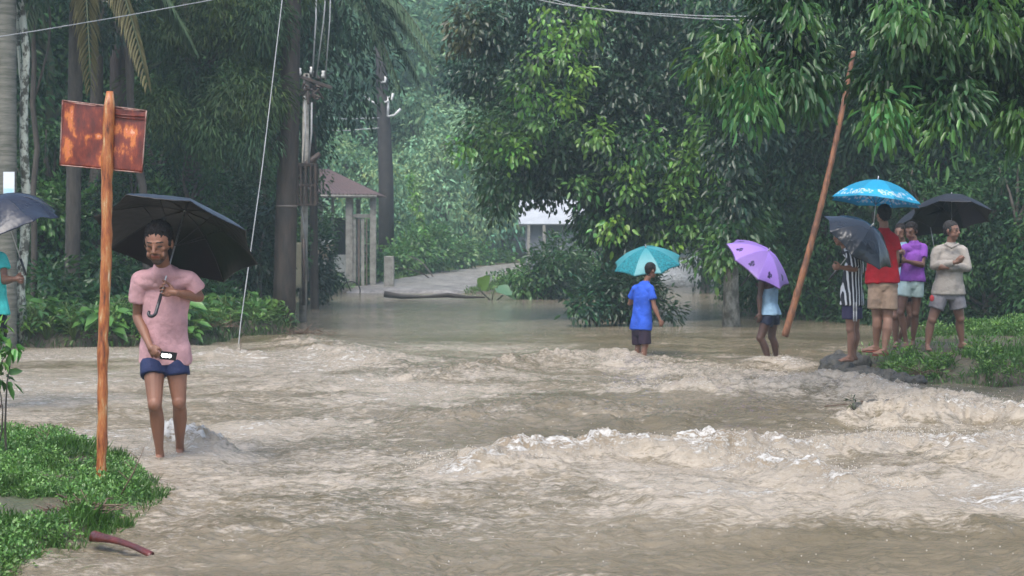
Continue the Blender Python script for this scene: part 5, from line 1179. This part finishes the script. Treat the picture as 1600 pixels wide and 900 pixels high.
# --- the man in pink
YM = 12.75
u1 = unit((.15, .50, .86)); ap1 = W(289, 329, YM + .11)
umb1, o1, _ = umbrella("black umbrella tilted back over the man in the pink shirt", ap1, u1, .605, p_black(), .25, .86, True, .04, .33, spin=.18, warp=.05)
G1 = ap1 - u1 * .655; gd, ga, gp_ = grip(G1, u1, (-1, .15, -.02)); gp_ = -gp_
wr1 = G1 - gd * .078 - gp_ * .030
if wr1[1] > G1[1] + .2: pass
def to_px(p, Y0): return (800 + FPX * p[0] / p[1], HZ - FPX * (p[2] - CH) / p[1], p[1] - Y0)
JA = dict(head=(248, 382, -.25), neck=(254, 416, -.12), shA=(218, 436, -.06), shB=(296, 434, -.06), elA=(215, 494, .02), wrA=(234, 540, -.14), elB=(311, 464, .02), wrB=to_px(wr1, YM), hipA=(240, 556, .05), hipB=(274, 556, .05),
          kneeA=(242, 632, -.11), kneeB=(280, 628, .0), ankA=(250, 711, .06), ankB=(281, 700, .28), slump=.035, look=(-.10, -.94, -.28), hs=1.20,
          handA=((.55, -.5, -.75), (.6, -.35, .3), (.1, .9, -.3), .85), handB=(gd, ga, gp_, .98), toeA=(-.15, -1, -.25), toeB=(.05, -1, -.7))
pA, infoA = person("barefoot man in a pink T-shirt and navy shorts wading towards us with hunched shoulders", YM, JA, (-.05, -1), (.25, .115, .070), cloth("pink_jersey", (.72, .41, .43)), cloth("navy_cloth", (.030, .042, .115), .7), 1.0, hero=True, hipk=.95, voxel=.0048, beard=True, hairk=1.3, sleeve=.60, hem=-.08, build=.93, shirt_loose=.98, shirt_fold=.013, short_len=.42, leg_k=1.0)
def pocket(): 
    tor, FF, org = infoA['tor'], infoA['FF'], infoA['origin']
def phone(c, axes, label, lit=True):
    root = empty("phone", c); tag(root, label, "phone"); A = np.array(axes)
    MB().box(c, (.058, .009, .115), A).build("phone_body", mat("phone_black", (.015, .016, .02), .2), root, c, smooth=False, bevel=.002)
    if lit:
        m, n, l, b = newmat("torch_light"); b.inputs["Emission Color"].default_value = (1, .98, .95, 1); b.inputs["Emission Strength"].default_value = 6
        for dz in (-.034, -.014, .008): MB().ell(c + A[1] * .0 + np.array(A[2]) * dz - A[1] * .0055, (.013, .004, .014), A, 12, 6).build("torch", m, root, c)
    return root
wA = W(*JA['wrA'][:2], YM + JA['wrA'][2]); hA = unit(JA['handA'][0]); 
cph = W(263, 556, YM - .26); axp = np.array([unit((.2, 0, 1)), (0, 1, 0), unit((1, 0, -.12))]); axp[1] = cross(axp[2], axp[0])
if axp[1][1] < 0: axp[1] = -axp[1]; axp[0] = -axp[0]
phone(cph, axp, "dark phone with a shining torch light in the lowered hand of the man in pink")
# --- person cut by the left edge
YL = 17.0; u2 = unit((.25, .25, .93)); ap2 = W(-2, 305, YL + .1)
umbrella("crumpled dark blue-black umbrella cut by the left edge of the view", ap2, unit((-.25, -.25, .93)), .54, p_black((.022, .027, .045)), .30, .82, False, .12, .25, spin=.3, warp=.5, seed=4)
apG = ap2 - unit((-.25, -.25, .93)) * .77; 
JL = dict(head=(-22, 372, 0), neck=(-18, 392, 0), shA=(-42, 404, 0), shB=(2, 402, 0), elA=(-48, 445, 0), wrA=(-40, 482, -.1), elB=(6, 438, -.02), wrB=(24, 436, -.12), hipA=(-30, 490, 0), hipB=(-6, 490, 0), kneeA=(-30, 560, 0), kneeB=(-8, 558, 0), ankA=(-30, 628, 0), ankB=(-10, 626, .1),
          look=(.9, -.3, 0), handB=((1, -.3, -.05), unit((-.1, .1, 1)), (.1, -1, 0), .95))
person("person in a turquoise shirt and black shorts cut by the left edge of the view", YL, JL, (.5, -.8), (.16, .075, .048), cloth("turquoise", (.06, .50, .47)), cloth("black_cloth", (.015, .016, .022), .7), 1.0, hem=-.02, sleeve=.5)
# --- boy in blue
YB = 24.6; dots = rng.uniform(-.5, .5, (420, 2))
def p_teal(t, p, f, x, y):
    base = np.array([.02, .23, .27]) if p % 2 else np.array([.08, .36, .40]); 
    d = np.min((dots[:, 0] - x) ** 2 + (dots[:, 1] - y) ** 2); 
    if p % 2: base = base * rng.uniform(.55, 1.6)
    return (base * .6 if t > .975 else base)
u3 = unit((-.13, -.32, .93)); ap3 = W(1009, 387, YB + .32)
umbrella("teal umbrella with tiny pale dots over the boy in the blue T-shirt", ap3, u3, .50, p_teal, .24, .74, False, .3, .4, spin=.3, warp=.04, seed=2)
JB = dict(head=(1017, 423, 0), neck=(1010, 440, .02), shA=(992, 450, .06), shB=(1017, 451, -.08), elA=(984, 474, .2), wrA=(1000, 462, .3), elB=(1022, 478, -.12), wrB=(1031, 500, -.14), hipA=(996, 512, .06), hipB=(1007, 512, -.06), kneeA=(997, 540, .07), kneeB=(1008, 540, -.07), ankA=(1000, 574, .1), ankB=(1006, 574, -.05), look=(.86, .45, -.12), hs=1.06, slump=.01,
          handB=((.35, -.05, -.9), (.8, .3, .3), (-.5, .8, -.2), .6), handA=((.3, .3, .6), (-.2, .2, .9), (.8, -.2, .2), .9))
person("boy in a royal blue T-shirt wading away to the right", YB, JB, (.75, .55), (.20, .095, .06), cloth("royal_blue", (.035, .115, .62)), cloth("dark_maroon_cloth", (.035, .022, .040)), .80, hem=-.05, sleeve=.62, short_len=.92, build=1.0, shirt_loose=1.06)
# --- person under the purple umbrella
YP = 23.6
def p_lilac(t, p, f, x, y):
    c = np.array([.36, .22, .62]) * (1.25 if p % 2 else .95)
    if t > .965: return np.array([.05, .03, .08])
    g1 = abs(f + .12) < .13 and .70 < t < .86 and ((t * 41) % 1.6 > .5 or abs(f + .12) < .05); g2 = abs(f - .12) < .09 and .78 < t < .82; g3 = ((f + .02) / .34) ** 2 + ((t - .76) / .03) ** 2 < 1 and (f * 9) % 1 > .35
    return np.array([.03, .015, .09]) if (g1 or g2 or g3) else c
u4 = unit((.52, -.40, .75)); ap4 = W(1200, 392, YP - .05)
umbrella("purple umbrella printed with dark motifs, tilted over a wader's head", ap4, u4, .51, p_lilac, .24, .62, False, .35, .4, spin=.25, warp=.04, seed=6)
JP = dict(head=(1186, 414, 0), neck=(1195, 430, .02), shA=(1191, 440, -.13), shB=(1212, 440, .12), elA=(1187, 464, -.14), wrA=(1187, 489, -.15), elB=(1204, 462, .18), wrB=(1192, 450, .12), hipA=(1201, 492, -.08), hipB=(1207, 492, .08), kneeA=(1188, 528, -.1), kneeB=(1206, 526, .08), ankA=(1204, 572, -.05), ankB=(1214, 562, .14), look=(-.9, -.1, -.5), slump=.01)
person("wader in a pale blue sleeveless top and dark navy shorts under the purple umbrella", YP, JP, (-.95, -.15), (.075, .038, .028), cloth("pale_blue_top", (.30, .47, .62)), cloth("dark_navy_cloth", (.014, .020, .045), .6), .92, tank=True, hem=-.0, short_len=.42, leg_k=1.0)
# --- the group on the right bank
YS = 20.6
u5 = unit((.50, -.45, .74)); ap5 = W(1361, 354, YS - .35)
def p_blk2(t, p, f, x, y): return np.array((.012, .015, .021)) * (1.5 if p in (3, 4) else 1)
umbrella("shiny crumpled black umbrella held sideways by the youth in the striped shirt", ap5, u5, .48, p_blk2, .24, .84, False, .06, .2, spin=.1, warp=.35, seed=8)
JS = dict(head=(1315, 370, 0), neck=(1322, 388, .02), shA=(1328, 398, -.14), shB=(1337, 398, .14), elA=(1336, 420, -.2), wrA=(1314, 418, -.26), elB=(1345, 425, .2), wrB=(1330, 440, .16), hipA=(1329, 468, -.08), hipB=(1334, 468, .08), kneeA=(1329, 514, -.08), kneeB=(1336, 514, .08), ankA=(1328, 557, -.07), ankB=(1334, 555, .09), look=(-.93, -.25, -.05), slump=.015,
          handA=((-1, -.2, .1), (.1, -.1, 1), (.1, 1, 0), .8), toeA=(-1, -.45), toeB=(-1, -.2))
oS, iS = person("youth in a black and white striped shirt facing left at the bank's tip", YS, JS, (-.9, -.35), (.20, .10, .066), striped("bold_stripes", (.018, .018, .026), (.55, .56, .58), 25, (1, .2, 0), .62), striped("side_striped", (.030, .024, .07), (.5, .5, .5), 1, (0, 0, 0), 2), .93, hem=-.12, sleeve=.95, short_len=.66, shirt_loose=1.08, build=.96)
for i, dx in enumerate((0, 1)):
    pA_ = [W(1334 + 4 * dx, y, YS - .20) for y in (472, 486, 502)]
    m = MB(); 
    for y0, y1 in zip(pA_[:-1], pA_[1:]): m.tube([y0, y1], [(.009, .012)] * 2, 6)
    m.build("side_stripe", mat("stripe_white", (.55, .55, .56), .8), oS, iS['origin'])
YR = 21.5
def p_blue(t, p, f, x, y):
    c = np.array([.02, .36, .58]) * (1.15 if p % 2 else .95)
    if .76 < t < .93:
        d = np.min((dots2[:, 0] - x) ** 2 + (dots2[:, 1] - y) ** 2)
        if d < .011 ** 2: return np.array([.60, .74, .82])
        return c * 1.2
    return c * .7 if t > .985 else c
dots2 = rng.uniform(-.58, .58, (1500, 2))
u6 = unit((.11, .06, .98)); ap6 = W(1372, 281, YR - .1)
umbrella("bright blue umbrella with a speckled white border over the man in the red shirt", ap6, u6, .565, p_blue, .27, .86, False, .35, .4, spin=.1, warp=.05, seed=10)
JR = dict(head=(1381, 337, .02), neck=(1381, 357, .02), shA=(1360, 374, .03), shB=(1396, 372, -.03), elA=(1354, 402, .08), wrA=(1366, 384, .24), elB=(1400, 404, -.02), wrB=(1394, 432, .05), hipA=(1371, 440, .0), hipB=(1388, 440, .0), kneeA=(1370, 493, .03), kneeB=(1387, 496, -.03), ankA=(1369, 541, .05), ankB=(1382, 546, -.12), look=(-.1, 1, 0),
          toeA=(-.9, .2), toeB=(-.8, -.35), handA=((.1, .3, .9), (-.8, .3, 0), (.2, .9, -.2), .9))
person("tall man in red shirt and khaki shorts seen from behind under the blue umbrella", YR, JR, (-.25, .97), (.25, .13, .085), cloth("red_jersey", (.40, .012, .022)), cloth("khaki_cloth", (.42, .30, .22)), 1.03, hem=-.03, sleeve=.58, short_len=.78, build=1.08)
def sandals(an, fd, c, label_parent, org):
    fd = unit([fd[0], fd[1], 0]); sd_ = cross(fd, (0, 0, 1)); so = an - np.array([0, 0, .066]); m = MB(); m.ell(so + fd * .05, (.05, .135, .012), np.array([sd_, fd, (0, 0, 1)]), 18, 6); m.build("sandal", mat("sandal_orange", (.30, .07, .04), .6), label_parent, org)
    MB().tube([so + fd * .02 - sd_ * .045 + [0, 0, .01], so + fd * .07 + [0, 0, .045], so + fd * .02 + sd_ * .045 + [0, 0, .01]], .008, 6).build("sandal_strap", mat("strap", (.25, .06, .04), .6), label_parent, org)
lastR = [o for o in COL.objects if o.get("label", "").startswith("tall man in red")][0]
for kk, fd in (('ankA', (-.9, .2)), ('ankB', (-.8, -.35))): sandals(W(JR[kk][0], JR[kk][1], YR + JR[kk][2]), fd, None, lastR, np.array(lastR.location))
YV = 22.3
JV = dict(head=(1424, 362, 0), neck=(1428, 378, .0), shA=(1412, 388, -.02), shB=(1443, 386, .02), elA=(1404, 414, -.02), wrA=(1406, 402, -.18), elB=(1441, 414, -.06), wrB=(1416, 408, -.2), hipA=(1416, 440, 0), hipB=(1434, 440, 0), kneeA=(1407, 488, -.05), kneeB=(1430, 490, .0), ankA=(1416, 536, .0), ankB=(1426, 534, .08), look=(-.6, -.7, -.3), slump=.015,
          handB=((-1, -.2, .1), (.0, -.3, 1), (0, .9, .2), .7), handA=((.2, -.4, .9), (.8, .2, 0), (0, 1, .2), .7))
person("youth in a violet T-shirt and mint white shorts looking down at his hands", YV, JV, (-.45, -.85), (.16, .082, .058), cloth("violet", (.26, .085, .46)), cloth("mint_cloth", (.50, .66, .66)), .92, hem=.02, sleeve=.6, short_len=.48, build=.95)
phone(W(1405, 404, YV - .28), [unit((1, -.2, 0)), unit((.2, 1, .3)), unit((0, -.3, 1))], "small dark phone held by the youth in the violet T-shirt", False)
YQ = 22.9
JQ = dict(head=(1407, 364, 0), neck=(1409, 380, .0), shA=(1396, 390, -.02), shB=(1424, 390, .02), elA=(1392, 418, .02), wrA=(1398, 440, .0), elB=(1428, 414, .1), wrB=(1432, 392, .12), hipA=(1402, 446, 0), hipB=(1414, 446, 0), kneeA=(1398, 494, -.05), kneeB=(1424, 492, -.02), ankA=(1400, 536, .0), ankB=(1404, 530, .15), look=(-.5, -.8, -.1))
person("half hidden person in a light blue shirt between the red and violet shirts", YQ, JQ, (-.3, -.9), (.17, .088, .062), cloth("sky_cloth", (.30, .50, .68)), cloth("black_cloth", (.015, .016, .022), .7), .93, hem=-.02)
YG = 21.9
JG = dict(head=(1487, 361, 0), neck=(1486, 380, .02), shA=(1465, 390, 0), shB=(1503, 390, .0), elA=(1459, 416, -.06), wrA=(1492, 410, -.20), elB=(1511, 418, -.05), wrB=(1480, 418, -.16), hipA=(1472, 455, 0), hipB=(1492, 455, 0), kneeA=(1456, 500, -.02), kneeB=(1500, 498, .02), ankA=(1449, 540, .0), ankB=(1503, 536, .08), look=(.72, -.68, -.08), slump=.0,
          handA=((.9, -.1, .35), (.0, -.3, .9), (.2, .9, 0), .5), handB=((-.9, .1, .1), (0, -.1, 1), (0, .9, .1), .6), toeA=(-.1, -1), toeB=(.7, -.7))
oG, iG = person("man in a beige-grey long-sleeved shirt and grey shorts standing with folded arms", YG, JG, (.25, -.95), (.19, .10, .07), cloth("beige_grey", (.38, .35, .32)), cloth("grey_cloth", (.24, .235, .26)), 1.0, hem=-.08, long_sleeve=True, short_len=.62, hairk=.55, hairc=(.03, .028, .028), build=1.0, shirt_fold=.009)
MB().ell(W(1456, 466, YG - .15), (.028, .012, .040), None, 14, 8).build("red_patch", mat("red_print", (.5, .05, .06), .8), oG, iG['origin'])
MB().tube([W(1476, 381, YG - .10), W(1487, 387, YG - .13), W(1498, 381, YG - .10)], [.016, .018, .016], 8).build("collar", MATS["beige_grey"], oG, iG['origin'])
def p_dk(t, p, f, x, y): return np.array((.016, .016, .020)) if p != 5 else np.array((.05, .045, .06))
def p_dk2(t, p, f, x, y): return np.array((.016, .016, .020))
umbrella("black umbrella with one lighter panel behind the man with folded arms", W(1487, 306, 22.7), unit((.08, .32, .94)), .52, p_dk, .26, .80, False, .10, .45, spin=.1, warp=.05, seed=12)
umbrella("black umbrella mostly hidden behind the head of the youth in violet", W(1448, 322, 23.4), unit((-.1, .30, .95)), .50, p_dk2, .26, .80, False, .05, .45, spin=.3, warp=.05, seed=14)

# ------------------------------------------------------------------ splashing drops
def drops():
    g_ = np.random.default_rng(33); P = []; Rr = []
    def burst(px, py, n, sp, h, r=(.002, .006)):
        c = G(px, py)
        for _ in range(n): q = c + g_.normal(size=3) * [sp, sp * .8, 0]; q[2] = .03 + abs(g_.normal()) * h; P.append(q); Rr.append(g_.uniform(*r))
    for px, py, n, sp, h in ((290, 700, 90, .08, .05), (255, 716, 30, .05, .02), (1205, 566, 60, .1, .06), (1004, 560, 40, .08, .05)): burst(px, py, n, sp, h)
    for pts, hw, hh, fo in BANDS[:6]:
        for i in range(len(pts) - 1):
            for t in np.linspace(0, 1, 7): burst(pts[i][0] + (pts[i + 1][0] - pts[i][0]) * t, pts[i][1] + (pts[i + 1][1] - pts[i][1]) * t, int(60 * fo), hw * .55, hh * .75, (.0015, .0055))
    for _ in range(520): # rain hitting the water
        px = g_.uniform(-100, 1700); py = g_.uniform(480, 900); c = G(px, py)
        if sdf(np.array([c[0]]), np.array([c[1]]), LAND_FG)[0] < .2: continue
        P.append(c + [0, 0, g_.uniform(.02, .07)]); Rr.append(g_.uniform(.0015, .0032) * (1 + c[1] / 25))
    P = np.array(P); Rr = np.array(Rr)[:, None, None]; o8 = np.array([[1, 0, 0], [0, 1, 0], [-1, 0, 0], [0, -1, 0], [0, 0, 1.3], [0, 0, -1.3]], float)
    v = (P[:, None, :] + o8[None] * Rr).reshape(-1, 3); t = np.array([[0, 1, 4], [1, 2, 4], [2, 3, 4], [3, 0, 4], [1, 0, 5], [2, 1, 5], [3, 2, 5], [0, 3, 5]]); f = (np.arange(len(P))[:, None, None] * 6 + t[None]).reshape(-1, 3)
    tag(link("water_drops", mesh_np("water_drops", v, f), mat("spray_drops", (.50, .45, .38), .2, (.62, .58, .52), 3)), "spray and rain drops over the flood", "water drops", kind="stuff")
drops()
